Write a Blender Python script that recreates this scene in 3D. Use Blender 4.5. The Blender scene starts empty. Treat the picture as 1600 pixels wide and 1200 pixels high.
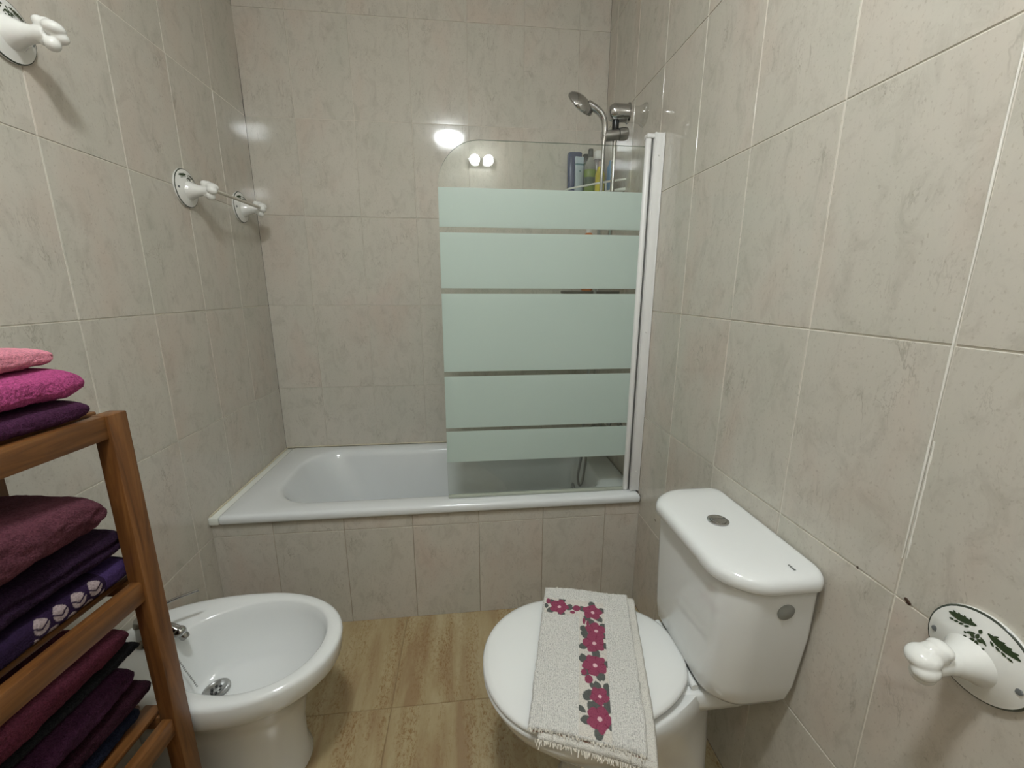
import bpy, bmesh, math, random
from mathutils import Vector, Matrix, noise
random.seed(7)
PI = math.pi
C = bpy.context.scene.collection
W = 1.596          # room width
YF = -0.655        # front face of the tub surround
YR = -2.50         # rear wall
HC = 2.60          # ceiling

# ------------------------------------------------------------------ materials
def srgb(r, g, b):
    f = lambda c: (c / 12.92 if c <= 0.04045 else ((c + 0.055) / 1.055) ** 2.4)
    return (f(r / 255), f(g / 255), f(b / 255), 1)

def new_mat(name):
    m = bpy.data.materials.new(name); m.use_nodes = True
    nt = m.node_tree; p = nt.nodes['Principled BSDF']
    return m, nt, p

def plain(name, col, rough=0.4, metal=0.0, coat=0.0, spec=0.5, bump=None, trans=0.0, sheen=0.0, var=0.0, vscale=20, ior=1.5, dist=0.002):
    m, nt, p = new_mat(name)
    p.inputs['Base Color'].default_value = col
    p.inputs['Roughness'].default_value = rough
    p.inputs['Metallic'].default_value = metal
    p.inputs['Coat Weight'].default_value = coat
    p.inputs['Coat Roughness'].default_value = 0.05
    p.inputs['Specular IOR Level'].default_value = spec
    p.inputs['Transmission Weight'].default_value = trans
    p.inputs['Sheen Weight'].default_value = sheen
    p.inputs['IOR'].default_value = ior
    N = nt.nodes; L = nt.links
    if bump or var:
        tc = N.new('ShaderNodeTexCoord')
    if var:
        n = N.new('ShaderNodeTexNoise'); n.inputs['Scale'].default_value = vscale; n.inputs['Detail'].default_value = 4
        L.new(tc.outputs['Object'], n.inputs['Vector'])
        mx = N.new('ShaderNodeMix'); mx.data_type = 'RGBA'
        mx.inputs[6].default_value = tuple(c * (1 - var) for c in col[:3]) + (1,)
        mx.inputs[7].default_value = tuple(min(1, c * (1 + var)) for c in col[:3]) + (1,)
        L.new(n.outputs['Fac'], mx.inputs[0]); L.new(mx.outputs[2], p.inputs['Base Color'])
    if bump:
        n = N.new('ShaderNodeTexNoise'); n.inputs['Scale'].default_value = bump[0]; n.inputs['Detail'].default_value = 3
        L.new(tc.outputs['Object'], n.inputs['Vector'])
        b = N.new('ShaderNodeBump'); b.inputs['Strength'].default_value = bump[1]; b.inputs['Distance'].default_value = dist
        L.new(n.outputs['Fac'], b.inputs['Height']); L.new(b.outputs[0], p.inputs['Normal'])
    return m

def ramp(N, stops):
    r = N.new('ShaderNodeValToRGB'); e = r.color_ramp.elements
    e[0].position, e[0].color = stops[0]; e[1].position, e[1].color = stops[-1]
    for s in stops[1:-1]:
        x = e.new(s[0]); x.color = s[1]
    return r

def tile_mat():
    """glazed beige wall tile: mottled stone print in tile coordinates (UV), one shifted print per tile"""
    m, nt, p = new_mat('beige_wall_tile'); N = nt.nodes; L = nt.links
    uv = N.new('ShaderNodeUVMap'); uv.uv_map = 'print'
    def nz(scale, detail, rough, sx=1, sy=1, dist=0.0):
        mp = N.new('ShaderNodeMapping'); mp.inputs['Scale'].default_value = (sx, sy, 1)
        n = N.new('ShaderNodeTexNoise'); n.inputs['Scale'].default_value = scale
        n.inputs['Detail'].default_value = detail; n.inputs['Roughness'].default_value = rough
        n.inputs['Distortion'].default_value = dist
        L.new(uv.outputs[0], mp.inputs[0]); L.new(mp.outputs[0], n.inputs['Vector'])
        return n
    big = nz(3.4, 3, 0.55, 1.4, 0.7, 0.3)
    r1 = ramp(N, [(0.30, (0.545, 0.525, 0.455, 1)), (0.52, (0.578, 0.543, 0.475, 1)), (0.74, (0.575, 0.500, 0.428, 1))])
    L.new(big.outputs['Fac'], r1.inputs[0])
    mid = nz(22, 5, 0.7, 1.0, 0.55, 0.8)
    r2 = ramp(N, [(0.30, (0.82, 0.81, 0.795, 1)), (0.50, (1, 1, 1, 1)), (0.75, (1.04, 1.035, 1.03, 1))])
    L.new(mid.outputs['Fac'], r2.inputs[0])
    mu = N.new('ShaderNodeMix'); mu.data_type = 'RGBA'; mu.blend_type = 'MULTIPLY'; mu.inputs[0].default_value = 0.8
    L.new(r1.outputs[0], mu.inputs[6]); L.new(r2.outputs[0], mu.inputs[7])
    # thin meandering veins
    def vein(scale, sx, sy, width, dist, rot):
        mp = N.new('ShaderNodeMapping'); mp.inputs['Scale'].default_value = (sx, sy, 1); mp.inputs['Rotation'].default_value = (0, 0, rot)
        n = N.new('ShaderNodeTexNoise'); n.inputs['Scale'].default_value = scale; n.inputs['Detail'].default_value = 6
        n.inputs['Roughness'].default_value = 0.62; n.inputs['Distortion'].default_value = dist
        L.new(uv.outputs[0], mp.inputs[0]); L.new(mp.outputs[0], n.inputs['Vector'])
        s = N.new('ShaderNodeMath'); s.operation = 'SUBTRACT'; s.inputs[1].default_value = 0.5
        a = N.new('ShaderNodeMath'); a.operation = 'ABSOLUTE'
        q = N.new('ShaderNodeMapRange'); q.inputs[1].default_value = 0; q.inputs[2].default_value = width
        q.inputs[3].default_value = 1; q.inputs[4].default_value = 0
        L.new(n.outputs['Fac'], s.inputs[0]); L.new(s.outputs[0], a.inputs[0]); L.new(a.outputs[0], q.inputs[0])
        return q
    v1 = vein(4.2, 1.5, 0.45, 0.009, 0.4, 0.35)
    v2 = vein(7.0, 1.4, 0.6, 0.007, 0.5, -0.5)
    msk = nz(9, 2, 0.5)
    rm = ramp(N, [(0.52, (0, 0, 0, 1)), (0.68, (1, 1, 1, 1))]); L.new(msk.outputs['Fac'], rm.inputs[0])
    ad = N.new('ShaderNodeMath'); ad.operation = 'MAXIMUM'; L.new(v1.outputs[0], ad.inputs[0]); L.new(v2.outputs[0], ad.inputs[1])
    mm = N.new('ShaderNodeMath'); mm.operation = 'MULTIPLY'; L.new(ad.outputs[0], mm.inputs[0]); L.new(rm.outputs[0], mm.inputs[1])
    m2 = N.new('ShaderNodeMath'); m2.operation = 'MULTIPLY'; m2.inputs[1].default_value = 0.48; L.new(mm.outputs[0], m2.inputs[0])
    mx = N.new('ShaderNodeMix'); mx.data_type = 'RGBA'; mx.inputs[7].default_value = (0.26, 0.225, 0.175, 1)
    L.new(m2.outputs[0], mx.inputs[0]); L.new(mu.outputs[2], mx.inputs[6])
    # pin specks
    sp = nz(190, 3, 0.6, 1, 0.6)
    rs = ramp(N, [(0.30, (0.84, 0.82, 0.80, 1)), (0.42, (1, 1, 1, 1))]); L.new(sp.outputs['Fac'], rs.inputs[0])
    m3 = N.new('ShaderNodeMix'); m3.data_type = 'RGBA'; m3.blend_type = 'MULTIPLY'; m3.inputs[0].default_value = 1
    L.new(mx.outputs[2], m3.inputs[6]); L.new(rs.outputs[0], m3.inputs[7])
    L.new(m3.outputs[2], p.inputs['Base Color'])
    p.inputs['Roughness'].default_value = 0.075
    p.inputs['Specular IOR Level'].default_value = 0.45
    wv = nz(14, 2, 0.5)
    b = N.new('ShaderNodeBump'); b.inputs['Strength'].default_value = 0.04; b.inputs['Distance'].default_value = 0.004
    L.new(wv.outputs['Fac'], b.inputs['Height']); L.new(b.outputs[0], p.inputs['Normal'])
    return m

def floor_mat():
    m, nt, p = new_mat('ochre_floor_tile'); N = nt.nodes; L = nt.links
    uv = N.new('ShaderNodeUVMap'); uv.uv_map = 'print'
    def nz(scale, detail, rough, sx=1, sy=1, dist=0.0, rot=0.0):
        mp = N.new('ShaderNodeMapping'); mp.inputs['Scale'].default_value = (sx, sy, 1); mp.inputs['Rotation'].default_value = (0, 0, rot)
        n = N.new('ShaderNodeTexNoise'); n.inputs['Scale'].default_value = scale
        n.inputs['Detail'].default_value = detail; n.inputs['Roughness'].default_value = rough; n.inputs['Distortion'].default_value = dist
        L.new(uv.outputs[0], mp.inputs[0]); L.new(mp.outputs[0], n.inputs['Vector'])
        return n
    a = nz(13, 4, 0.6, 1.0, 0.16, 0.3, 0.12)
    r1 = ramp(N, [(0.34, (0.33, 0.225, 0.120, 1)), (0.50, (0.415, 0.325, 0.180, 1)), (0.66, (0.48, 0.395, 0.24, 1))])
    L.new(a.outputs['Fac'], r1.inputs[0])
    sp = nz(120, 5, 0.8, 1.0, 0.5, 0.4, 0.12)
    st = nz(13, 3, 0.55, 1.1, 0.16, 0.2, 0.12)
    ms = N.new('ShaderNodeMath'); ms.operation = 'MULTIPLY'
    rs = ramp(N, [(0.48, (0, 0, 0, 1)), (0.60, (1, 1, 1, 1))]); L.new(sp.outputs['Fac'], rs.inputs[0])
    rt = ramp(N, [(0.44, (0.12, 0.12, 0.12, 1)), (0.60, (1, 1, 1, 1))]); L.new(st.outputs['Fac'], rt.inputs[0])
    L.new(rs.outputs[0], ms.inputs[0]); L.new(rt.outputs[0], ms.inputs[1])
    mk = N.new('ShaderNodeMath'); mk.operation = 'MULTIPLY'; mk.inputs[1].default_value = 0.72; L.new(ms.outputs[0], mk.inputs[0])
    mx = N.new('ShaderNodeMix'); mx.data_type = 'RGBA'; mx.inputs[7].default_value = (0.235, 0.12, 0.035, 1)
    L.new(mk.outputs[0], mx.inputs[0]); L.new(r1.outputs[0], mx.inputs[6])
    L.new(mx.outputs[2], p.inputs['Base Color'])
    p.inputs['Roughness'].default_value = 0.24
    return m

def wood_mat():
    m, nt, p = new_mat('varnished_walnut_wood'); N = nt.nodes; L = nt.links
    uv = N.new('ShaderNodeUVMap'); uv.uv_map = 'grain'
    mp = N.new('ShaderNodeMapping'); mp.inputs['Scale'].default_value = (55, 4, 55)
    n = N.new('ShaderNodeTexNoise'); n.inputs['Scale'].default_value = 1.0; n.inputs['Detail'].default_value = 6; n.inputs['Roughness'].default_value = 0.6; n.inputs['Distortion'].default_value = 1.2
    L.new(uv.outputs[0], mp.inputs[0]); L.new(mp.outputs[0], n.inputs['Vector'])
    r = ramp(N, [(0.3, (0.075, 0.027, 0.008, 1)), (0.52, (0.155, 0.062, 0.017, 1)), (0.75, (0.235, 0.103, 0.031, 1))])
    L.new(n.outputs['Fac'], r.inputs[0]); L.new(r.outputs[0], p.inputs['Base Color'])
    p.inputs['Roughness'].default_value = 0.38
    b = N.new('ShaderNodeBump'); b.inputs['Strength'].default_value = 0.15; b.inputs['Distance'].default_value = 0.001
    L.new(n.outputs['Fac'], b.inputs['Height']); L.new(b.outputs[0], p.inputs['Normal'])
    return m

def terry(name, col, light=None, var=0.22):
    """towelling: mottled loops with a strong fine bump and sheen"""
    m, nt, p = new_mat(name); N = nt.nodes; L = nt.links
    tc = N.new('ShaderNodeTexCoord')
    n = N.new('ShaderNodeTexNoise'); n.inputs['Scale'].default_value = 330; n.inputs['Detail'].default_value = 3; n.inputs['Roughness'].default_value = 0.7
    g = N.new('ShaderNodeTexNoise'); g.inputs['Scale'].default_value = 22; g.inputs['Detail'].default_value = 3
    L.new(tc.outputs['Object'], n.inputs['Vector']); L.new(tc.outputs['Object'], g.inputs['Vector'])
    r = ramp(N, [(0.32, tuple(c * (1 - 2 * var) for c in col[:3]) + (1,)), (0.5, col), (0.68, tuple(min(1, c * (1 + 1.6 * var) + 0.004) for c in (light or col)[:3]) + (1,))])
    mx = N.new('ShaderNodeMath'); mx.operation = 'ADD'
    h = N.new('ShaderNodeMath'); h.operation = 'MULTIPLY_ADD'; h.inputs[1].default_value = 0.4; h.inputs[2].default_value = -0.2
    L.new(g.outputs['Fac'], h.inputs[0]); L.new(n.outputs['Fac'], mx.inputs[0]); L.new(h.outputs[0], mx.inputs[1])
    L.new(mx.outputs[0], r.inputs[0]); L.new(r.outputs[0], p.inputs['Base Color'])
    p.inputs['Roughness'].default_value = 0.95; p.inputs['Specular IOR Level'].default_value = 0.1
    p.inputs['Sheen Weight'].default_value = 0.35; p.inputs['Sheen Roughness'].default_value = 0.5
    p.inputs['Sheen Tint'].default_value = tuple(min(1, c * 1.5 + 0.05) for c in col[:3]) + (1,)
    b = N.new('ShaderNodeBump'); b.inputs['Strength'].default_value = 1.0; b.inputs['Distance'].default_value = 0.005
    L.new(n.outputs['Fac'], b.inputs['Height']); L.new(b.outputs[0], p.inputs['Normal'])
    return m

def attr_mat(name, rough=0.9, bump=(600, 0.8), var=0.0):
    m, nt, p = new_mat(name); N = nt.nodes; L = nt.links
    a = N.new('ShaderNodeAttribute'); a.attribute_name = 'dye'
    tc = N.new('ShaderNodeTexCoord')
    n = N.new('ShaderNodeTexNoise'); n.inputs['Scale'].default_value = bump[0]; n.inputs['Detail'].default_value = 3
    L.new(tc.outputs['Object'], n.inputs['Vector'])
    r = ramp(N, [(0.3, (1 - var, 1 - var, 1 - var, 1)), (0.55, (1, 1, 1, 1))]); L.new(n.outputs['Fac'], r.inputs[0])
    mu = N.new('ShaderNodeMix'); mu.data_type = 'RGBA'; mu.blend_type = 'MULTIPLY'; mu.inputs[0].default_value = 1
    L.new(a.outputs['Color'], mu.inputs[6]); L.new(r.outputs[0], mu.inputs[7]); L.new(mu.outputs[2], p.inputs['Base Color'])
    p.inputs['Roughness'].default_value = rough; p.inputs['Specular IOR Level'].default_value = 0.15
    b = N.new('ShaderNodeBump'); b.inputs['Strength'].default_value = bump[1]; b.inputs['Distance'].default_value = 0.002
    L.new(n.outputs['Fac'], b.inputs['Height']); L.new(b.outputs[0], p.inputs['Normal'])
    return m

def screen_mat():
    """clear safety glass with five sand-blasted bands, by height"""
    m, nt, p = new_mat('banded_screen_glass'); N = nt.nodes; L = nt.links
    out = N['Material Output']
    tc = N.new('ShaderNodeTexCoord'); sx = N.new('ShaderNodeSeparateXYZ'); L.new(tc.outputs['Object'], sx.inputs[0])
    bands = [(1.479, 1.601), (1.279, 1.461), (0.987, 1.261), (0.774, 0.968), (0.639, 0.759)]
    acc = None
    for lo, hi in bands:
        c = N.new('ShaderNodeMath'); c.operation = 'COMPARE'
        c.inputs[1].default_value = (lo + hi) / 2; c.inputs[2].default_value = (hi - lo) / 2
        L.new(sx.outputs[2], c.inputs[0])
        if acc is None: acc = c
        else:
            a = N.new('ShaderNodeMath'); a.operation = 'MAXIMUM'; L.new(acc.outputs[0], a.inputs[0]); L.new(c.outputs[0], a.inputs[1]); acc = a
    # clear: thin glass (straight-through light with Fresnel gloss)
    tr = N.new('ShaderNodeBsdfTransparent'); tr.inputs[0].default_value = (0.945, 0.965, 0.95, 1)
    gl = N.new('ShaderNodeBsdfGlossy'); gl.inputs['Roughness'].default_value = 0.015
    lw = N.new('ShaderNodeLayerWeight'); lw.inputs[0].default_value = 0.5
    pw = N.new('ShaderNodeMath'); pw.operation = 'POWER'; pw.inputs[1].default_value = 4.0; L.new(lw.outputs['Facing'], pw.inputs[0])
    fr = N.new('ShaderNodeMath'); fr.operation = 'MULTIPLY_ADD'; fr.inputs[1].default_value = 0.6; fr.inputs[2].default_value = 0.045; L.new(pw.outputs[0], fr.inputs[0])
    mc = N.new('ShaderNodeMixShader'); L.new(fr.outputs[0], mc.inputs[0]); L.new(tr.outputs[0], mc.inputs[1]); L.new(gl.outputs[0], mc.inputs[2])
    # frosted band
    p.inputs['Base Color'].default_value = (0.66, 0.765, 0.72, 1); p.inputs['Roughness'].default_value = 0.30
    p.inputs['Specular IOR Level'].default_value = 0.5
    tl = N.new('ShaderNodeBsdfTranslucent'); tl.inputs[0].default_value = (0.90, 0.98, 0.95, 1)
    mf = N.new('ShaderNodeMixShader'); mf.inputs[0].default_value = 0.52
    L.new(p.outputs[0], mf.inputs[1]); L.new(tl.outputs[0], mf.inputs[2])
    mx = N.new('ShaderNodeMixShader'); L.new(acc.outputs[0], mx.inputs[0]); L.new(mc.outputs[0], mx.inputs[1]); L.new(mf.outputs[0], mx.inputs[2])
    L.new(mx.outputs[0], out.inputs[0])
    return m

def thin_clear(name, tint=(0.9, 0.9, 0.9, 1), rough=0.03, frac=None):
    m, nt, p = new_mat(name); N = nt.nodes; L = nt.links; out = N['Material Output']
    tr = N.new('ShaderNodeBsdfTransparent'); tr.inputs[0].default_value = tint
    gl = N.new('ShaderNodeBsdfGlossy'); gl.inputs['Roughness'].default_value = rough
    lw = N.new('ShaderNodeLayerWeight'); lw.inputs[0].default_value = 0.5
    pw = N.new('ShaderNodeMath'); pw.operation = 'POWER'; pw.inputs[1].default_value = 4.0; L.new(lw.outputs['Facing'], pw.inputs[0])
    fr = N.new('ShaderNodeMath'); fr.operation = 'MULTIPLY_ADD'; fr.inputs[1].default_value = 0.6; fr.inputs[2].default_value = 0.045; L.new(pw.outputs[0], fr.inputs[0])
    mc = N.new('ShaderNodeMixShader'); L.new(fr.outputs[0], mc.inputs[0]); L.new(tr.outputs[0], mc.inputs[1]); L.new(gl.outputs[0], mc.inputs[2])
    L.new(mc.outputs[0], out.inputs[0]); return m

def emit(name, col, s):
    m, nt, p = new_mat(name)
    p.inputs['Base Color'].default_value = (0.9, 0.9, 0.9, 1)
    p.inputs['Emission Color'].default_value = col; p.inputs['Emission Strength'].default_value = s
    return m

M = dict(
    tile=tile_mat(), floor=floor_mat(), wood=wood_mat(), glass=screen_mat(),
    grout=plain('pale_grout', (0.74, 0.70, 0.62, 1), 0.8, var=0.12, vscale=40),
    grout_back=plain('beige_grout', (0.60, 0.555, 0.48, 1), 0.8, var=0.15, vscale=30),
    grout_dark=plain('old_grout', (0.38, 0.325, 0.25, 1), 0.85, var=0.2, vscale=30),
    floor_grout=plain('floor_grout', (0.30, 0.21, 0.11, 1), 0.85, var=0.2, vscale=30),
    caulk=plain('white_caulk', (0.80, 0.78, 0.72, 1), 0.5, bump=(90, 0.5)),
    yellow_caulk=plain('yellowed_caulk', (0.66, 0.60, 0.46, 1), 0.5, var=0.15, vscale=30),
    ceil=plain('white_ceiling_paint', (0.78, 0.77, 0.74, 1), 0.8),
    china=plain('white_vitreous_china', (0.77, 0.785, 0.775, 1), 0.09, spec=0.5, coat=0.3),
    seat=plain('white_seat_plastic', (0.785, 0.795, 0.78, 1), 0.13, spec=0.5),
    enamel=plain('white_tub_enamel', (0.74, 0.765, 0.77, 1), 0.12, coat=0.3, var=0.03, vscale=6),
    ceramic=plain('ivory_glazed_ceramic', (0.79, 0.79, 0.755, 1), 0.10, coat=0.3),
    green=plain('dark_green_glaze', (0.035, 0.055, 0.025, 1), 0.2),
    green_line=plain('green_black_glaze_line', (0.05, 0.06, 0.045, 1), 0.2),
    chrome=plain('polished_chrome', (0.50, 0.50, 0.50, 1), 0.07, metal=1),
    chrome_dull=plain('satin_chrome', (0.42, 0.42, 0.41, 1), 0.28, metal=1),
    dark_hole=plain('dark_recess', (0.03, 0.03, 0.03, 1), 0.6),
    grey_plastic=plain('grey_plastic', (0.27, 0.28, 0.26, 1), 0.35),
    grey_print=plain('grey_print', (0.16, 0.17, 0.17, 1), 0.4),
    white_alu=plain('white_lacquered_aluminium', (0.78, 0.78, 0.765, 1), 0.28),
    dark_gasket=plain('grey_gasket', (0.14, 0.14, 0.13, 1), 0.6),
    seal=plain('clear_pvc_seal', (0.42, 0.45, 0.38, 1), 0.25),
    black_rubber=plain('black_plastic', (0.012, 0.012, 0.012, 1), 0.25),
    clear=thin_clear('clear_acrylic', (0.975, 0.975, 0.97, 1)),
    rod=plain('brushed_steel_rod', (0.60, 0.57, 0.50, 1), 0.35, metal=0.3),
    white_plastic=plain('white_shelf_plastic', (0.78, 0.80, 0.74, 1), 0.35),
    dark_shelf=plain('dark_shelf_plastic', (0.10, 0.095, 0.07, 1), 0.5),
    navy_plastic=plain('navy_blue_plastic', (0.012, 0.035, 0.12, 1), 0.25),
    pale_label=plain('pale_blue_label', (0.42, 0.52, 0.58, 1), 0.4),
    teal_label=plain('teal_print', (0.08, 0.18, 0.20, 1), 0.4),
    green_gel=plain('green_gel', (0.20, 0.33, 0.05, 1), 0.15),
    clear_top=plain('smoky_clear_plastic', (0.30, 0.31, 0.29, 1), 0.12),
    dark_cap=plain('charcoal_cap', (0.025, 0.03, 0.03, 1), 0.3),
    dark_green=plain('bottle_green_plastic', (0.05, 0.11, 0.06, 1), 0.3),
    yellow=plain('yellow_bottle_plastic', (0.72, 0.62, 0.03, 1), 0.3),
    white_cap=plain('white_cap_plastic', (0.82, 0.82, 0.80, 1), 0.3),
    grey_bottle=plain('grey_bottle_plastic', (0.25, 0.23, 0.23, 1), 0.25),
    blue_plastic=plain('mid_blue_plastic', (0.06, 0.20, 0.38, 1), 0.3),
    orange=plain('orange_plastic', (0.62, 0.19, 0.04, 1), 0.3),
    fringe=plain('cream_cotton_fringe', (0.70, 0.66, 0.58, 1), 0.95),
    brown_fringe=plain('brown_cotton_edge', (0.30, 0.19, 0.14, 1), 0.95),
    stain=plain('dark_brown_grime', (0.055, 0.025, 0.012, 1), 0.6),
    lamp=emit('lit_opal_diffuser', (0.93, 0.985, 1.0, 1), 122),
    bulb=emit('lit_bulb', (0.97, 0.99, 1.0, 1), 60),
    mat_towel=attr_mat('printed_cotton_mat', 0.95, (520, 1.0), 0.30),
    hem_towel=attr_mat('purple_towel_with_woven_hem', 0.95, (380, 0.9), 0.35),
    t_pink=terry('light_pink_terry', (0.80, 0.29, 0.37, 1), var=0.15),
    t_magenta=terry('magenta_terry', (0.47, 0.080, 0.235, 1)),
    t_purple=terry('dark_purple_terry', (0.060, 0.016, 0.048, 1)),
    t_mauve=terry('mauve_terry', (0.120, 0.038, 0.055, 1)),
    t_plum=terry('plum_terry', (0.042, 0.010, 0.031, 1)),
    t_violet=terry('blackish_violet_terry', (0.022, 0.008, 0.026, 1)),
    t_burgundy=terry('burgundy_terry', (0.100, 0.020, 0.036, 1)),
    t_maroon=terry('dark_maroon_terry', (0.028, 0.006, 0.014, 1)),
    t_navy=terry('navy_terry', (0.012, 0.016, 0.036, 1)),
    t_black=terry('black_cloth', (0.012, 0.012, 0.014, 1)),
)

# ------------------------------------------------------------------ helpers
def obj(name, bm, mats, parent=None, smooth=True, angle=40):
    me = bpy.data.meshes.new(name)
    bm.normal_update(); bm.to_mesh(me); bm.free()
    for m in (mats if isinstance(mats, (list, tuple)) else [mats]): me.materials.append(m)
    o = bpy.data.objects.new(name, me); C.objects.link(o)
    if parent: o.parent = parent
    if smooth:
        me.shade_smooth()
        if angle < 180:
            # sharp edges by angle
            b2 = bmesh.new(); b2.from_mesh(me)
            for e in b2.edges:
                if len(e.link_faces) == 2 and e.calc_face_angle(0) > math.radians(angle): e.smooth = False
            b2.to_mesh(me); b2.free()
    return o

def thing(name, label, cat, loc=(0, 0, 0), rot=(0, 0, 0), group=None):
    o = bpy.data.objects.new(name, None); C.objects.link(o)
    o.location = loc; o.rotation_euler = rot; o.empty_display_size = 0.05
    return tag(o, label, cat, group)

def tag(o, label, cat, group=None):
    o['label'] = label; o['category'] = cat
    if group: o['group'] = group
    return o

def struct(o):
    o['kind'] = 'structure'; return o

def add_box(bm, lo, hi, bev=0.0, seg=2, mi=0):
    r = bmesh.ops.create_cube(bm, size=1.0)
    vs = r['verts']
    for v in vs:
        v.co = Vector([lo[i] + (v.co[i] + 0.5) * (hi[i] - lo[i]) for i in range(3)])
    fs = list({f for v in vs for f in v.link_faces})
    for f in fs: f.material_index = mi
    if bev > 0:
        es = list({e for v in vs for e in v.link_edges})
        rr = bmesh.ops.bevel(bm, geom=es, offset=bev, segments=seg, profile=0.5, affect='EDGES')
        for f in rr['faces']: f.material_index = mi

def box(lo, hi, bev=0.0, seg=2):
    bm = bmesh.new(); add_box(bm, lo, hi, bev, seg); return bm

def loft(bm, rings, closed=True, cap0=True, cap1=True, mi=0):
    vr = [[bm.verts.new(p) for p in r] for r in rings]
    n = len(vr[0])
    for a, b in zip(vr[:-1], vr[1:]):
        for i in range(n if closed else n - 1):
            j = (i + 1) % n
            try:
                f = bm.faces.new((a[i], a[j], b[j], b[i])); f.material_index = mi
            except ValueError: pass
    if closed and cap0: f = bm.faces.new(list(reversed(vr[0]))); f.material_index = mi
    if closed and cap1: f = bm.faces.new(vr[-1]); f.material_index = mi
    return vr

def lathe(bm, prof, n=32, mat=Matrix.Identity(4), mi=0, cap0=True, cap1=True, sx=1.0, sy=1.0):
    rings = [[mat @ Vector((r * math.cos(2 * PI * k / n) * sx, r * math.sin(2 * PI * k / n) * sy, z)) for k in range(n)] for r, z in prof]
    return loft(bm, rings, True, cap0, cap1, mi)

def smooth_path(pts, sub=8):
    P = [Vector(p) for p in pts]; out = []
    for i in range(len(P) - 1):
        p0 = P[max(i - 1, 0)]; p1 = P[i]; p2 = P[i + 1]; p3 = P[min(i + 2, len(P) - 1)]
        for k in range(sub):
            t = k / sub
            out.append(0.5 * ((2 * p1) + (-p0 + p2) * t + (2 * p0 - 5 * p1 + 4 * p2 - p3) * t * t + (-p0 + 3 * p1 - 3 * p2 + p3) * t ** 3))
    out.append(P[-1]); return out

def tube(bm, pts, rad, n=12, sub=8, mi=0, sy=1.0, curved=True):
    path = smooth_path(pts, sub) if curved and len(pts) > 2 else [Vector(p) for p in pts]
    m = len(path)
    if isinstance(rad, (int, float)): rr = [rad] * m
    else:
        rr = []
        for i in range(m):
            t = i / (m - 1) * (len(rad) - 1); a = min(int(t), len(rad) - 2); u = t - a
            u = u * u * (3 - 2 * u)
            rr.append(rad[a] * (1 - u) + rad[a + 1] * u)
    up = None; rings = []
    for i, p in enumerate(path):
        d = (path[min(i + 1, m - 1)] - path[max(i - 1, 0)]).normalized()
        if up is None:
            up = Vector((0, 0, 1)) if abs(d.z) < 0.9 else Vector((0, 1, 0))
        s = d.cross(up).normalized(); up = s.cross(d).normalized()
        rings.append([p + (s * math.cos(2 * PI * k / n) + up * math.sin(2 * PI * k / n) * sy) * rr[i] for k in range(n)])
    loft(bm, rings, True, True, True, mi)

def ball(bm, c, r, sc=(1, 1, 1), seg=20, rot=None, mi=0):
    mt = Matrix.Translation(c) @ (rot.to_4x4() if rot else Matrix.Identity(4)) @ Matrix.Diagonal((r * sc[0], r * sc[1], r * sc[2], 1))
    res = bmesh.ops.create_uvsphere(bm, u_segments=seg, v_segments=seg // 2 + 2, radius=1.0, matrix=mt)
    for f in {f for v in res['verts'] for f in v.link_faces}: f.material_index = mi

def rrect(x0, x1, y0, y1, r, z, k=8):
    """rounded rectangle ring, counter-clockwise"""
    if isinstance(r, (int, float)): r = (r,) * 4
    cs = [(x1 - r[0], y1 - r[0], 0, r[0]), (x0 + r[1], y1 - r[1], PI / 2, r[1]), (x0 + r[2], y0 + r[2], PI, r[2]), (x1 - r[3], y0 + r[3], 1.5 * PI, r[3])]
    out = []
    for cx, cy, a, rr in cs:
        for i in range(k + 1):
            t = a + PI / 2 * i / k
            out.append((cx + rr * math.cos(t), cy + rr * math.sin(t), z))
    return out

def egg(xf, xb, w, z, xc=None, nb=3.0, taper=0.3, nf=2.1, n=64, flip=False):
    """pan outline: round nose at xf, squarer tapered back at xb, half width w (local axes, nose towards -x unless xf > xb)"""
    xc = xc if xc is not None else xf + (xb - xf) * 0.42
    out = []
    for i in range(n):
        t = 2 * PI * i / n; c = math.cos(t); s = math.sin(t)
        if c < 0:
            x = xc - (xc - xf) * (-1) * -abs(c) ** (2 / nf) if False else xc + (xf - xc) * abs(c) ** (2 / nf)
            y = w * math.copysign(abs(s) ** (2 / nf), s)
        else:
            cc = abs(c) ** (2 / nb)
            x = xc + (xb - xc) * cc
            y = w * math.copysign(abs(s) ** (2 / nb), s) * (1 - taper * cc ** 1.5)
        out.append((x, y, z))
    return out

def xf(ring, mt): return [mt @ Vector(p) for p in ring]

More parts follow.
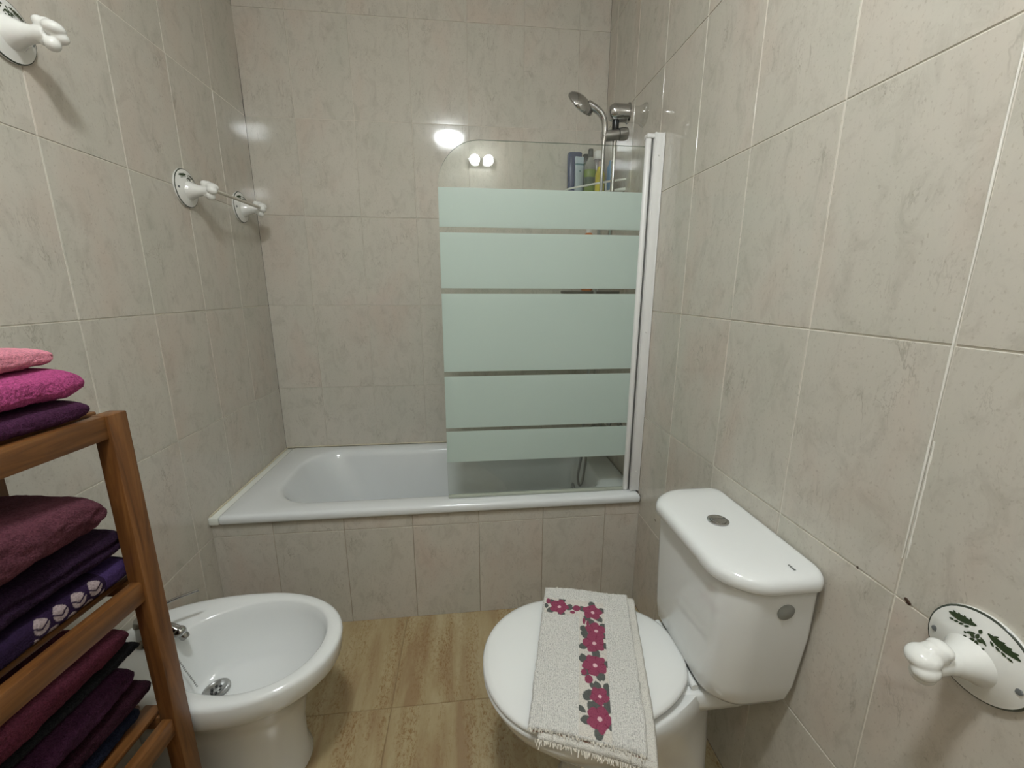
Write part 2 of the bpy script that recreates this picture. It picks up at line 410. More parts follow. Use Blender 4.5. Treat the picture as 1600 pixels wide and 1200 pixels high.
# ------------------------------------------------------------------ tiled planes
def tiled(name, O, U, V, Nn, cols, rows, mat_tile, mat_grout, gap=0.0022, tilt=0.0012, seed=1, special=None, thick=0.02, pscale=1.0, gapfn=None):
    """O origin, U/V in-plane unit vectors, Nn outward normal; cols/rows = joint positions along U and V (metres)"""
    rnd = random.Random(seed)
    O, U, V, Nn = map(Vector, (O, U, V, Nn)); bm = bmesh.new(); uvl = bm.loops.layers.uv.new('print')
    u0, u1, v0, v1 = cols[0], cols[-1], rows[0], rows[-1]
    P = lambda a, b, h=0.0: O + U * a + V * b + Nn * h
    flipn = U.cross(V).dot(Nn) < 0
    def quad(pts, uvs, mi):
        vs = [bm.verts.new(p) for p in pts]
        if flipn: vs = vs[::-1]; uvs = uvs[::-1]
        f = bm.faces.new(vs); f.material_index = mi
        for l, uv in zip(f.loops, uvs): l[uvl].uv = uv
    # backing slab with grout on its front
    a = [P(u0, v0, -0.0019), P(u1, v0, -0.0019), P(u1, v1, -0.0019), P(u0, v1, -0.0019)]
    b = [P(u0, v0, -thick), P(u1, v0, -thick), P(u1, v1, -thick), P(u0, v1, -thick)]
    z4 = [(0, 0)] * 4
    quad(a, z4, 1); quad(b[::-1], z4, 1)
    for i in range(4):
        j = (i + 1) % 4; quad([b[i], b[j], a[j], a[i]], z4, 1)
    g = gap / 2; bv = 0.0009
    for ci in range(len(cols) - 1):
        for ri in range(len(rows) - 1):
            ua = cols[ci] + (g if ci else 0); ub = cols[ci + 1] - (g if ci < len(cols) - 2 else 0)
            va = rows[ri] + (g if ri else 0); vb = rows[ri + 1] - (g if ri < len(rows) - 2 else 0)
            if ub - ua < 0.004 or vb - va < 0.004: continue
            tu, tv = rnd.uniform(-tilt, tilt), rnd.uniform(-tilt, tilt)
            if special: tu, tv = special(ci, ri, tu, tv)
            ou, ov = rnd.uniform(0, 30), rnd.uniform(0, 30)
            hh = lambda a_, b_: ((a_ - (ua + ub) / 2) * tu + (b_ - (va + vb) / 2) * tv)
            inn = [(ua + bv, va + bv), (ub - bv, va + bv), (ub - bv, vb - bv), (ua + bv, vb - bv)]
            outr = [(ua, va), (ub, va), (ub, vb), (ua, vb)]
            uvf = lambda q: ((q[0] * pscale + ou), (q[1] * pscale + ov))
            quad([P(*q, hh(*q)) for q in inn], [uvf(q) for q in inn], 0)
            for i in range(4):
                j = (i + 1) % 4
                quad([P(*outr[i], -0.0020), P(*outr[j], -0.0020), P(*inn[j], hh(*inn[j])), P(*inn[i], hh(*inn[i]))], [uvf(outr[i]), uvf(outr[j]), uvf(inn[j]), uvf(inn[i])], 0)
    o = obj(name, bm, [mat_tile, mat_grout], smooth=False)
    return struct(o)

def joints(lo, hi, first, step):
    out = [lo]; x = first
    while x < lo + 1e-4: x += step
    while x - step > lo + 1e-4: x -= step
    while x < hi - 1e-4:
        out.append(x); x += step
    out.append(hi); return out

ROWS = joints(0, HC, 0.4, 0.4)
def backtilt(ci, ri, tu, tv):
    if ri == 5: return tu * .5, 0.007 + tv
    if ri == 4: return tu * .5, -0.004 + tv * 0.3
    return tu, tv
tiled('wall_back', (0, 0, 0), (1, 0, 0), (0, 0, 1), (0, -1, 0), joints(0, W, 0.204, 0.25), ROWS, M['tile'], M['grout_back'], seed=3, special=backtilt)
tiled('wall_left', (0, YR, 0), (0, 1, 0), (0, 0, 1), (1, 0, 0), joints(0, -YR, -YR - 0.237, 0.25), ROWS, M['tile'], M['grout'], gap=0.0026, seed=5,
      special=lambda ci, ri, tu, tv: (tu, 0.007) if ri == 5 else (tu, tv))
tiled('wall_right', (W, YR, 0), (0, 1, 0), (0, 0, 1), (-1, 0, 0), joints(0, -YR, -YR - 0.097, 0.25), ROWS, M['tile'], M['grout'], gap=0.0028, seed=8)
tiled('wall_front', (0, YR, 0), (1, 0, 0), (0, 0, 1), (0, 1, 0), joints(0, W, 0.2, 0.25), ROWS, M['tile'], M['grout'], seed=11)
tiled('wall_tub_surround', (0, YF, 0), (1, 0, 0), (0, 0, 1), (0, -1, 0), joints(0, W, 0.206, 0.25), [0, 0.40, 0.4545], M['tile'], M['grout_dark'], gap=0.0022, seed=14, thick=0.03)
tiled('floor', (0, YR, 0), (1, 0, 0), (0, 1, 0), (0, 0, 1), joints(0, W, 0.666, 0.50), joints(0, -YR, -YR - 1.026, 0.41), M['floor'], M['floor_grout'], gap=0.0020, tilt=0.0, seed=4, thick=0.05)
struct(obj('ceiling', box((0, YR, HC), (W, 0, HC + 0.05)), M['ceil'], smooth=False))

# whitish grout repair down one joint of the right wall, and grime spots in its joints
def child_mesh(name, bm, m, parent, label=None):
    o = obj(name, bm, m, parent)
    if label: o['label'] = label
    return o
wr = bpy.data.objects['wall_right']
bm = bmesh.new()
for dy, z0, z1, r in ((0.0012, 0.865, 1.99, 0.0017), (-0.0045, 0.868, 1.06, 0.0015)):
    pts = [(W - 0.0002, -1.597 + dy + 0.0003 * math.sin(i * 1.7 + dy * 900), z0 + (z1 - z0) * i / 14) for i in range(15)]
    tube(bm, pts, [r * (0.5 + 0.6 * ((i * 7) % 5) / 4) for i in range(15)], n=8, sub=3)
child_mesh('grout_repair', bm, M['caulk'], wr, 'rough white grout repair line')
for (y, z, r) in ((-1.618, 0.8035, 0.0058), (-1.532, 0.802, 0.0032), (-0.797, 0.453, 0.004)):
    bm = bmesh.new(); rnd = random.Random(int(r * 1e5))
    for k in range(4):
        ball(bm, (W - 0.0004, y + rnd.uniform(-1, 1) * r, z + rnd.uniform(-.6, .6) * r * 0.6), r * 0.6, (0.35, 1.0, 0.8), 10)
    child_mesh('grime_spot', bm, M['stain'], wr, 'dark brown grime spot in the grout')

# ------------------------------------------------------------------ bathtub
def build_tub():
    t = thing('bathtub', 'long white enamelled bathtub set into the tiled surround', 'bathtub', (0.04, 0, 0.46))
    bm = bmesh.new(); k = 8
    X0, X1, Y0, Y1 = 0.033, W - 0.003, -0.672, -0.003
    R = lambda d, z, r: rrect(X0 + d, X1 - d, Y0 + d, Y1 - d, r, z, k)
    rings = [
        R(0.012, 0.4555, 0.008), R(0.003, 0.457, 0.010), R(0.0, 0.462, 0.010), R(0.0, 0.478, 0.011), R(0.004, 0.4865, 0.011), R(0.013, 0.490, 0.012),
    ]
    def inner(d, z, s=0.0, r=0.13):
        return rrect(0.150 + d * 1.0 + s * 1.6, 1.475 - d * 0.6, -0.598 + d, -0.062 - d, (r * .7, r * 1.2, r * 1.35, r * .7), z, k)
    rings += [rrect(0.110, 1.512, -0.628, -0.040, (0.10, 0.15, 0.15, 0.10), 0.4905, k), inner(-0.006, 0.4895), inner(0.004, 0.486), inner(0.014, 0.476), inner(0.022, 0.455), inner(0.040, 0.38, 0.02), inner(0.065, 0.25, 0.05),
              inner(0.085, 0.165, 0.08, 0.12), inner(0.115, 0.120, 0.105, 0.11), inner(0.16, 0.105, 0.12, 0.09), inner(0.22, 0.100, 0.14, 0.05)]
    loft(bm, [[Vector(p) - Vector((0.04, 0, 0.46)) for p in r] for r in rings], True, False, True)
    obj('basin', bm, M['enamel'], t, angle=60)
    # overflow plate and waste at the tap end
    bm = bmesh.new()
    mt = Matrix.Translation((1.375, -0.333, -0.11)) @ Matrix.Rotation(-PI / 2, 4, 'Y')
    lathe(bm, [(0.032, 0), (0.034, 0.004), (0.028, 0.008), (0.012, 0.0075), (0.010, 0.010)], 32, mt)
    obj('overflow_plate', bm, M['chrome'], t)
    bm = bmesh.new(); lathe(bm, [(0.034, 0), (0.034, 0.003), (0.026, 0.004), (0.022, 0.0015), (0.020, 0.006), (0.008, 0.009)], 32, Matrix.Translation((1.18, -0.333, -0.360)))
    obj('waste', bm, M['chrome'], t)
build_tub()
# tiled ledge strip and caulk between the tub and the left wall
bm = bmesh.new(); add_box(bm, (0.0005, -0.668, 0.4546), (0.0325, -0.0015, 0.483), 0.003)
struct(obj('trim_1', bm, M['white_plastic']))
bm = bmesh.new()
tube(bm, [(0.004, -0.66 + 0.0825 * i, 0.4845 + 0.0012 * math.sin(i * 2.1)) for i in range(9)], 0.0038, n=8, sub=4)
tube(bm, [(0.004 + 0.2 * i, -0.004, 0.491) for i in range(9)], 0.003, n=8, sub=2)
struct(obj('trim_2', bm, M['yellow_caulk']))

# ------------------------------------------------------------------ shower screen
def build_screen():
    t = thing('shower_screen', 'glass bath screen with five frosted bands and rounded top corner', 'shower screen', (1.19, -0.62, 0.49))
    O = Vector((1.19, -0.62, 0.49))
    bm = bmesh.new(); yc = -0.62; h = 0.003
    x0, x1, z0, z1, R = 0.842, 1.538, 0.496, 1.745, 0.142
    pts = [(x1, z0), (x1, z1)]
    for i in range(25):
        a = PI / 2 + PI / 2 * i / 24
        pts.append((x0 + R + R * math.cos(a), z1 - R + R * math.sin(a)))
    pts.append((x0, z0))
    fr = [bm.verts.new((x, yc - h, z)) for x, z in pts]; bk = [bm.verts.new((x, yc + h, z)) for x, z in pts]
    n = len(pts)
    bm.faces.new(fr); bm.faces.new(bk[::-1])
    for i in range(n):
        j = (i + 1) % n; f = bm.faces.new((fr[i], bk[i], bk[j], fr[j])); f.material_index = 1
    bmesh.ops.recalc_face_normals(bm, faces=bm.faces)
    edge = plain('green_glass_edge', (0.28, 0.36, 0.31, 1), 0.15)
    g = obj('glass_panel', bm, [M['glass'], edge], smooth=False)
    g.parent = t; g.matrix_parent_inverse = Matrix.Translation(-O)
    def part(nm, bm, m, lab=None, par=None):
        o = obj(nm, bm, m); o.parent = par or t
        o.matrix_parent_inverse = Matrix.Translation(-O) if not par else Matrix.Identity(4)
        if lab: o['label'] = lab
        return o
    # hinge tube along the glass edge
    bm = bmesh.new()
    lathe(bm, [(0.0095, 0.494), (0.0105, 0.496), (0.0105, 1.768), (0.0085, 1.772)], 24, Matrix.Translation((1.5455, -0.622, 0)))
    part('hinge_tube', bm, M['white_alu'])
    bm = box((1.535, -0.636, 1.768), (1.590, -0.606, 1.782), 0.003); part('end_cap', bm, M['white_alu'])
    bm = box((1.5565, -0.628, 0.494), (1.5615, -0.616, 1.768), 0.001); part('gasket', bm, M['dark_gasket'], 'dark grey gasket strip')
    bm = bmesh.new(); add_box(bm, (1.5605, -0.640, 0.4925), (1.5945, -0.604, 1.784), 0.002)
    add_box(bm, (1.5600, -0.6425, 0.4925), (1.5650, -0.638, 1.784), 0.001); add_box(bm, (1.5900, -0.6425, 0.4925), (1.5945, -0.638, 1.784), 0.001)
    part('wall_profile', bm, M['white_alu'])
    for z in (1.715, 1.125, 0.575):
        bm = bmesh.new(); lathe(bm, [(0.0038, 0), (0.0036, 0.0018), (0.002, 0.0026)], 16, Matrix.Translation((1.578, -0.640, z)) @ Matrix.Rotation(PI / 2, 4, 'X'))
        part('screw_cap', bm, M['white_cap'])
    bm = box((x0, -0.6265, 0.4915), (1.536, -0.6135, 0.503), 0.002); part('bottom_seal', bm, M['seal'], 'greenish clear seal strip')
build_screen()

# ------------------------------------------------------------------ toilet
def build_toilet():
    cy = -1.305
    t = thing('toilet', 'white close-coupled toilet with closed lid against the right wall', 'toilet', (1.25, cy, 0))
    T = Matrix.Translation((-1.25, 0, 0))
    def E(xf_, xb, w, z, **k): return xf(egg(xf_, xb, w, z, **k), T)
    # pan: foot, waist, bowl, rim
    bm = bmesh.new()
    rings = [E(1.135, 1.51, 0.118, 0.0, taper=0.10), E(1.130, 1.515, 0.122, 0.012, taper=0.10), E(1.145, 1.51, 0.112, 0.05, taper=0.10), E(1.150, 1.505, 0.108, 0.12, taper=0.12),
             E(1.125, 1.50, 0.118, 0.20, taper=0.20), E(1.070, 1.50, 0.140, 0.26, taper=0.30, nb=2.6), E(1.005, 1.50, 0.162, 0.315, taper=0.35, nb=2.5), E(0.966, 1.49, 0.176, 0.355, taper=0.32, nb=2.6),
             E(0.956, 1.48, 0.180, 0.38, taper=0.32, nb=2.8), E(0.956, 1.47, 0.180, 0.398, taper=0.32, nb=2.8), E(0.962, 1.465, 0.175, 0.402, taper=0.32)]
    loft(bm, rings); obj('pan', bm, M['china'], t, angle=60)
    # rear shelf under the cistern
    bm = bmesh.new()
    rr = lambda z, d: xf([(x, y - cy, zz) for x, y, zz in rrect(1.36 + d, 1.560 - d, cy - 0.105 + d, cy + 0.105 - d, 0.04, z, 6)], T)
    loft(bm, [rr(0.33, 0.03), rr(0.355, 0.004), rr(0.372, 0), rr(0.400, 0), rr(0.4045, 0.004)])
    obj('rear_deck', bm, M['china'], t, angle=60)
    # seat ring (closed under the lid)
    bm = bmesh.new()
    loft(bm, [E(0.952, 1.405, 0.181, 0.4035, taper=0.33, nb=2.6), E(0.946, 1.41, 0.185, 0.406, taper=0.33, nb=2.6), E(0.946, 1.41, 0.185, 0.413, taper=0.33, nb=2.6), E(0.950, 1.405, 0.182, 0.416, taper=0.33, nb=2.6)])
    obj('seat', bm, M['seat'], t, angle=60)
    # lid
    bm = bmesh.new(); kk = dict(taper=0.30, nb=3.2)
    loft(bm, [E(0.953, 1.412, 0.181, 0.4175, **kk), E(0.946, 1.418, 0.186, 0.420, **kk), E(0.945, 1.419, 0.187, 0.4255, **kk), E(0.949, 1.416, 0.184, 0.431, **kk), E(0.960, 1.408, 0.175, 0.4345, **kk),
              E(0.985, 1.385, 0.155, 0.4378, **kk), E(1.02, 1.355, 0.125, 0.4402, **kk), E(1.06, 1.32, 0.09, 0.4420, **kk), E(1.12, 1.27, 0.045, 0.4432, **kk), E(1.17, 1.22, 0.015, 0.4435, **kk)])
    obj('lid', bm, M['seat'], t, angle=75)
    for s in (-1, 1):
        bm = bmesh.new(); lathe(bm, [(0.011, -0.022), (0.012, -0.018), (0.012, 0.018), (0.011, 0.022)], 20, Matrix.Translation((1.412 - 1.25, s * 0.072, 0.4125)) @ Matrix.Diagonal((0.7, 1, 0.7, 1)) @ Matrix.Rotation(PI / 2, 4, 'X'))
        add_box(bm, (1.400 - 1.25, s * 0.072 - 0.010, 0.404), (1.420 - 1.25, s * 0.072 + 0.010, 0.414), 0.003)
        obj('hinge', bm, M['seat'], t)
    # cistern: bowed front, tapering downwards
    def tank(z, d, w, r=0.05, xb=1.592, bow=0.020, rb=0.012):
        x0 = 1.424 + d; ring = rrect(x0, xb, -w, w, (0.012, 0.012, r, r), z, 10)
        # corners order: (x1,y1),(x0,y1),(x0,y0),(x1,y0): give the front ones the big radius
        ring = rrect(x0, xb, -w, w, (rb, r, r, rb), z, 10)
        out = []
        for x, y, zz in ring:
            b = bow * (1 - (y / w) ** 2) * max(0, (xb - x) / (xb - x0))
            out.append((x - b - 1.25, y, zz))
        return out
    bm = bmesh.new()
    loft(bm, [tank(0.4055, 0.040, 0.120, 0.05, 1.555), tank(0.409, 0.022, 0.135, 0.055, 1.567), tank(0.418, 0.009, 0.147, 0.06, 1.576), tank(0.435, 0.002, 0.155, 0.06, 1.584), tank(0.47, 0.0, 0.161, 0.06, 1.589), tank(0.60, 0.0, 0.172, 0.058), tank(0.70, 0.0, 0.178, 0.055, rb=0.02), tank(0.716, 0.002, 0.178, 0.055, rb=0.02)])
    obj('cistern', bm, M['china'], t, angle=60)
    bm = bmesh.new(); L = lambda z, d: tank(z, -0.012 + d, 0.190 - d, 0.075 - d * 0.6, 1.594 - d * 0.2, 0.028, 0.028 - d * 0.25)
    loft(bm, [L(0.7165, 0.012), L(0.718, 0.004), L(0.723, 0.0), L(0.736, 0.0), L(0.744, 0.003), L(0.7495, 0.010), L(0.7525, 0.020), L(0.754, 0.045), L(0.7545, 0.07)])
    ld = obj('cistern_lid', bm, M['china'], t, angle=75)
    b = thing_part('flush_button', t, [(0.0235, 0), (0.0235, 0.003), (0.021, 0.0045), (0.0175, 0.0035), (0.0170, 0.0050), (0.015, 0.0062), (0.0, 0.0062)], (1.492 - 1.25, 0.012, 0.7544), M['chrome'])
    bm = box((0.2415 - 0.0165, 0.0114, 0.7606), (0.2425 + 0.0165, 0.0126, 0.7610)); s = obj('button_split', bm, M['dark_hole'], b)
    # small grey maker's mark near the lid's right end
    bm = bmesh.new()
    for i, (a, w_) in enumerate(((0, 0.0022), (0.0045, 0.0026), (0.009, 0.0022), (0.013, 0.0026))):
        add_box(bm, (0.285 - 0.001, -0.150 - a - w_, 0.7546), (0.285 + 0.0035, -0.150 - a, 0.7550))
        add_box(bm, (0.285 + 0.0005, -0.150 - a - w_ * 0.3, 0.7547), (0.285 + 0.0022, -0.150 - a + 0.0008, 0.7551))
    obj('maker_mark', bm, M['grey_print'], ld)
    # grey side plug
    bm = bmesh.new(); lathe(bm, [(0.0175, 0), (0.0175, 0.0025), (0.0155, 0.004), (0.0, 0.004)], 28, Matrix.Translation((1.522 - 1.25, -0.1755, 0.672)) @ Matrix.Rotation(PI / 2 + 0.04, 4, 'X'))
    o = obj('side_plug', bm, M['grey_plastic'], t); o['label'] = 'round grey plug on the cistern side'
def thing_part(name, parent, prof, loc, m, n=32):
    bm = bmesh.new(); lathe(bm, prof, n, Matrix.Translation(loc)); return obj(name, bm, m, parent)
build_toilet()

# ------------------------------------------------------------------ bidet
def build_bidet():
    ax = -0.095
    t = thing('bidet', 'white ceramic bidet beside the wooden rack, against the left wall', 'bidet', (0.012, -1.112, 0), (0, 0, ax))
    k = dict(nb=3.2, taper=0.26)
    E = lambda xn, xb, w, z, y=0.0: [(x, yy + y, zz) for x, yy, zz in egg(xn, xb, w, z, xc=xb + (xn - xb) * 0.56, **k)]
    bm = bmesh.new()
    outer = [E(0.455, 0.05, 0.112, 0.0), E(0.460, 0.05, 0.118, 0.012), E(0.448, 0.05, 0.110, 0.05), E(0.452, 0.05, 0.108, 0.14), E(0.468, 0.04, 0.115, 0.22), E(0.500, 0.02, 0.138, 0.280),
             E(0.548, 0.006, 0.168, 0.325), E(0.566, 0.0, 0.178, 0.345), E(0.571, 0.0, 0.1805, 0.386), E(0.569, 0.0, 0.179, 0.394), E(0.562, 0.004, 0.174, 0.398), E(0.548, 0.012, 0.163, 0.3995)]
    k2 = dict(nb=2.3, taper=0.20)
    I = lambda xn, xb, w, z: egg(xn, xb, w, z, xc=xb + (xn - xb) * 0.55, **k2)
    inner = [I(0.536, 0.146, 0.148, 0.3985), I(0.530, 0.151, 0.142, 0.393), I(0.526, 0.158, 0.137, 0.370), I(0.505, 0.168, 0.122, 0.315), I(0.455, 0.182, 0.095, 0.268), I(0.38, 0.185, 0.065, 0.249), I(0.30, 0.20, 0.036, 0.242)]
    loft(bm, outer + inner); obj('bowl', bm, M['china'], t, angle=75)
    bm = bmesh.new(); lathe(bm, [(0.033, 0.0), (0.032, 0.004), (0.026, 0.005), (0.021, 0.001), (0.0, 0.0)], 28, Matrix.Translation((0.238, 0.0, 0.2455)) @ Matrix.Rotation(-0.12, 4, 'Y'))
    w = obj('waste', bm, M['chrome_dull'], t)
    bm = bmesh.new()
    for i in range(6):
        a = i * PI / 3
        bmesh.ops.create_cone(bm, cap_ends=True, segments=10, radius1=0.0036, radius2=0.0036, depth=0.001, matrix=Matrix.Translation((0.238 + 0.011 * math.cos(a), 0.011 * math.sin(a), 0.2475)))
    obj('waste_holes', bm, M['dark_hole'], w)
    # mixer tap
    bm = bmesh.new()
    lathe(bm, [(0.026, 0), (0.027, 0.004), (0.022, 0.010), (0.021, 0.050), (0.023, 0.058), (0.020, 0.070), (0.0, 0.076)], 28, Matrix.Translation((0.092, 0.0, 0.3985)))
    tube(bm, [(0.092, 0, 0.425), (0.120, 0, 0.440), (0.150, 0, 0.440), (0.172, 0, 0.430)], [0.016, 0.014, 0.0125, 0.012], n=18)
    tap = obj('mixer_tap', bm, M['chrome'], t)
    bm = bmesh.new(); ball(bm, (0.174, 0, 0.428), 0.0145, (1.1, 1, 1), 18); lathe(bm, [(0.010, 0), (0.011, 0.012), (0.009, 0.018)], 18, Matrix.Translation((0.178, 0, 0.424)) @ Matrix.Rotation(2.5, 4, 'Y'))
    obj('swivel_nozzle', bm, M['chrome'], tap)
    bm = bmesh.new(); tube(bm, [(0.092, 0, 0.470), (0.115, 0.010, 0.487), (0.150, 0.035, 0.497), (0.190, 0.062, 0.500)], [0.010, 0.007, 0.0055, 0.005], n=12, sy=0.6)
    obj('lever', bm, M['chrome'], tap)
    bm = bmesh.new(); tube(bm, [(0.060, 0.022, 0.398), (0.060, 0.022, 0.43)], 0.003, curved=False); ball(bm, (0.060, 0.022, 0.432), 0.006)
    obj('popup_rod', bm, M['chrome'], tap)
    # plug chain hanging into the bowl
    bm = bmesh.new(); N_ = 26
    for i in range(N_):
        u = i / (N_ - 1); p = Vector((0.158, -0.022, 0.412)).lerp(Vector((0.214, -0.026, 0.288)), u)
        ball(bm, p, 0.0021, seg=8)
    obj('plug_chain', bm, M['chrome_dull'], t)
build_bidet()

# ------------------------------------------------------------------ wooden rack
RX, RY, RR = 0.332, -1.335, math.radians(-5)
def wood_box(bm, lo, hi, axis, seed=0, bev=0.0022):
    n0 = len(bm.verts); uvl = bm.loops.layers.uv.verify()
    old = set(bm.faces)
    add_box(bm, lo, hi, bev, 2)
    rnd = random.Random(seed); o1, o2 = rnd.uniform(0, 9), rnd.uniform(0, 9)
    for f in bm.faces:
        if f in old: continue
        for l in f.loops:
            c = l.vert.co
            oth = [i for i in range(3) if i != axis]
            l[uvl].uv = (c[oth[0]] + c[oth[1]] * 0.8 + o1, c[axis] + o2)
def build_rack():
    t = thing('towel_rack', 'three-shelf slatted brown wooden rack holding folded towels', 'rack', (RX, RY, 0), (0, 0, RR))
    D, Ln = 0.27, 0.56
    lw, ld = 0.030, 0.036
    sh = [1.068, 0.752, 0.438, 0.125]
    def wpart(nm, lo, hi, ax, s):
        bm = bmesh.new(); bm.loops.layers.uv.new('grain'); wood_box(bm, lo, hi, ax, s); return obj(nm, bm, M['wood'], t, angle=30)
    s = 1
    for (x, y) in ((-lw, -ld), (-D, -ld), (-lw, -Ln), (-D, -Ln)):
        wpart('leg', (x, y, 0), (x + lw, y + ld, sh[0]), 2, s); s += 1
    for z in sh[:3] + [sh[3]]:
        h = 0.040
        wpart('front_rail', (-0.0245, -Ln + ld, z - h), (-0.0045, -ld, z), 1, s); s += 1
        wpart('back_rail', (-D + 0.0045, -Ln + ld, z - h), (-D + 0.0245, -ld, z), 1, s); s += 1
        for y in (-0.026, -Ln + 0.008):
            wpart('end_rail', (-D + lw, y, z - h), (-lw, y + 0.018, z - 0.010), 0, s); s += 1
        for i in range(4):
            x = -D + 0.045 + i * 0.0475
            wpart('slat', (x, -Ln + 0.006, z - 0.010), (x + 0.036, -0.006, z), 1, s); s += 1
build_rack()

# ------------------------------------------------------------------ towels
def rackM(): return Matrix.Translation((RX, RY, 0)) @ Matrix.Rotation(RR, 4, 'Z')
def folded(name, label, mat, x0, x1, y0, y1, z0, tfar, tnear, layers=2, seed=1, lump=0.004, rise=0.0, slump=0.0, taperx=0.0, dye=None, nx=46, ny=170, group=None, skew=0.0, edge=0.5, fluff=0.0012, band=None):
    """a folded towel: slab x0..x1 (depth), y0 near .. y1 far; thickness grows from tfar to tnear; layers show as grooves round the side"""
    bm = bmesh.new(); k = 76 if not dye else 130
    fine = []
    for i in range(4000):
        a = 2 * PI * i / 4000; c, s_ = math.cos(a), math.sin(a)
        fine.append((math.copysign(abs(c) ** edge, c), math.copysign(abs(s_) ** 0.55, s_)))
    asp = (x1 - x0) / max(tfar, 0.02); cum = [0.0]
    for i in range(4000):
        p_, q_ = fine[i], fine[(i + 1) % 4000]; cum.append(cum[-1] + math.hypot((q_[0] - p_[0]) * (asp * 0.45), q_[1] - p_[1]))
    prof = []; j_ = 0
    for i in range(k * 2):
        t_ = cum[-1] * i / (k * 2)
        while cum[j_ + 1] < t_: j_ += 1
        prof.append(fine[j_])
    def section(v, shrink=0.0):
        # v 0 = near end, 1 = far end: closed loop in the xz plane
        y = y0 + (y1 - y0) * v
        th = tnear + (tfar - tnear) * v
        th *= 1.0 - slump * math.sin(v * PI)
        out = []
        cx = (x0 + x1) / 2 + skew * (v - 0.5); hw = (x1 - x0) / 2 - taperx * v
        for i in range(k * 2):
            px, pz = prof[i]
            # groove between the layers on the side faces
            g = 0.0
            if layers > 1 and abs(px) > 0.75:
                for q in range(1, layers):
                    zc = -1 + 2 * q / layers
                    g += math.exp(-((pz - zc) / (0.34 / layers)) ** 2)
            px_ = px * (hw - g * 0.007)
            out.append(Vector((cx + px_ * (1 - shrink * 0.10), y, z0 + th / 2 + pz * th / 2 * (1 - shrink) + rise * v)))
        return out
    rings = []
    ends = [(1.0, 0.0), (0.78, 0.10), (0.50, 0.30), (0.26, 0.55), (0.10, 0.8), (0.0, 1.0)]
    R = min(tfar, 0.05) * 0.5; Lx = y1 - y0
    def cap(sh, off, far):
        v = (1 - R * 1.1 / Lx * (1 - off)) if far else (R * 1.1 / Lx * (1 - off))
        return section(v, sh)
    # near end cap, body, far end cap
    CAPS = [(0.97, 0.0)] + [(1 - math.sin(math.acos(1 - o_)), o_) for o_ in (0.05, 0.13, 0.25, 0.4, 0.6, 0.8)]
    for sh, off in CAPS:
        rings.append(section(R * off / Lx, sh))
    for i in range(ny + 1):
        v = R / Lx + (1 - 2 * R / Lx) * i / ny
        rings.append(section(v))
    for sh, off in reversed(CAPS):
        rings.append(section(1 - R * off / Lx, sh))
    loft(bm, rings)
    bm.normal_update()
    sd = seed * 13.7
    for v in bm.verts:
        p = v.co; q = Vector((p.x * 16 + sd, p.y * 9, p.z * 22))
        d = noise.noise(q) * lump * 1.35 + noise.noise(Vector((p.x * 60 + sd, p.y * 45, p.z * 70))) * lump * 0.5 + noise.noise(p * 170 + Vector((sd, 0, 0))) * fluff * 0.9 + noise.noise(p * 420) * fluff
        bottom = max(0.0, -v.normal.z)
        v.co = p + v.normal * d * (1 - 0.8 * bottom)
        if v.co.z < z0 and rise == 0: v.co.z = z0
    if dye:
        me_cols = {}
        for i, v in enumerate(bm.verts): me_cols[i] = dye(v.co, v.normal)
    o = obj(name, bm, mat, angle=180)
    if dye:
        ca = o.data.color_attributes.new('dye', 'FLOAT_COLOR', 'POINT')
        for i in range(len(o.data.vertices)): ca.data[i].color = me_cols[i]
    o.location = (RX, RY, 0); o.rotation_euler = (0, 0, RR)
    tag(o, label, 'towel', group)
    return o

G = 'folded towels on the wooden rack'
ZT = 1.0685
folded('folded_towel', 'dark purple towel, lowest in the stack on the rack top', M['t_purple'], -0.235, -0.014, -0.42, -0.044, ZT, 0.034, 0.036, 1, 1, group=G, lump=0.003)
folded('folded_towel', 'bright magenta towel, middle of the stack on the rack top', M['t_magenta'], -0.232, -0.013, -0.42, -0.042, ZT + 0.037, 0.050, 0.050, 1, 2, group=G, lump=0.004)
folded('folded_towel', 'light pink towel on top of the rack-top stack', M['t_pink'], -0.232, -0.024, -0.42, -0.056, ZT + 0.089, 0.028, 0.068, 1, 3, group=G, lump=0.004, taperx=0.01)
ZM = 0.7525
def hem_dye(p, n):
    base = Vector((0.020, 0.009, 0.032))
    light = Vector((0.34, 0.27, 0.27))
    # woven zigzag of pale lozenges along the bottom edge of the long side
    if p.x > -0.075 and -0.185 < p.y < -0.075:
        u = (p.y + 0.185) / 0.0275; w = (p.z - ZM) / 0.044
        fu = u - math.floor(u)
        gu = abs((fu + 0.5) % 1.0 - 0.5)
        a = ((fu - 0.5) / 0.39) ** 2 + ((w - 0.66) / 0.27) ** 2 < 1 and not abs(w - 0.56 - 0.5 * abs(fu - 0.5)) < 0.035
        a = a or (gu / 0.30) ** 2 + ((w - 0.22) / 0.17) ** 2 < 1
        if a: base = light
    elif p.y > -0.072 and n.y > -0.3:
        base = Vector((0.048, 0.026, 0.095))
    return (base.x, base.y, base.z, 1)
folded('folded_towel', 'violet towel with pale zigzag woven hem, lowest on the middle shelf', M['hem_towel'], -0.235, -0.0315, -0.46, -0.010, ZM, 0.046, 0.052, 1, 4, dye=hem_dye, ny=300, group=G, lump=0.002, fluff=0.0006)
folded('folded_towel', 'blackish violet thick towel between the mauve and the zigzag-hemmed towels', M['t_violet'], -0.230, -0.0325, -0.46, -0.016, ZM + 0.052, 0.056, 0.060, 2, 5, group=G, lump=0.005)
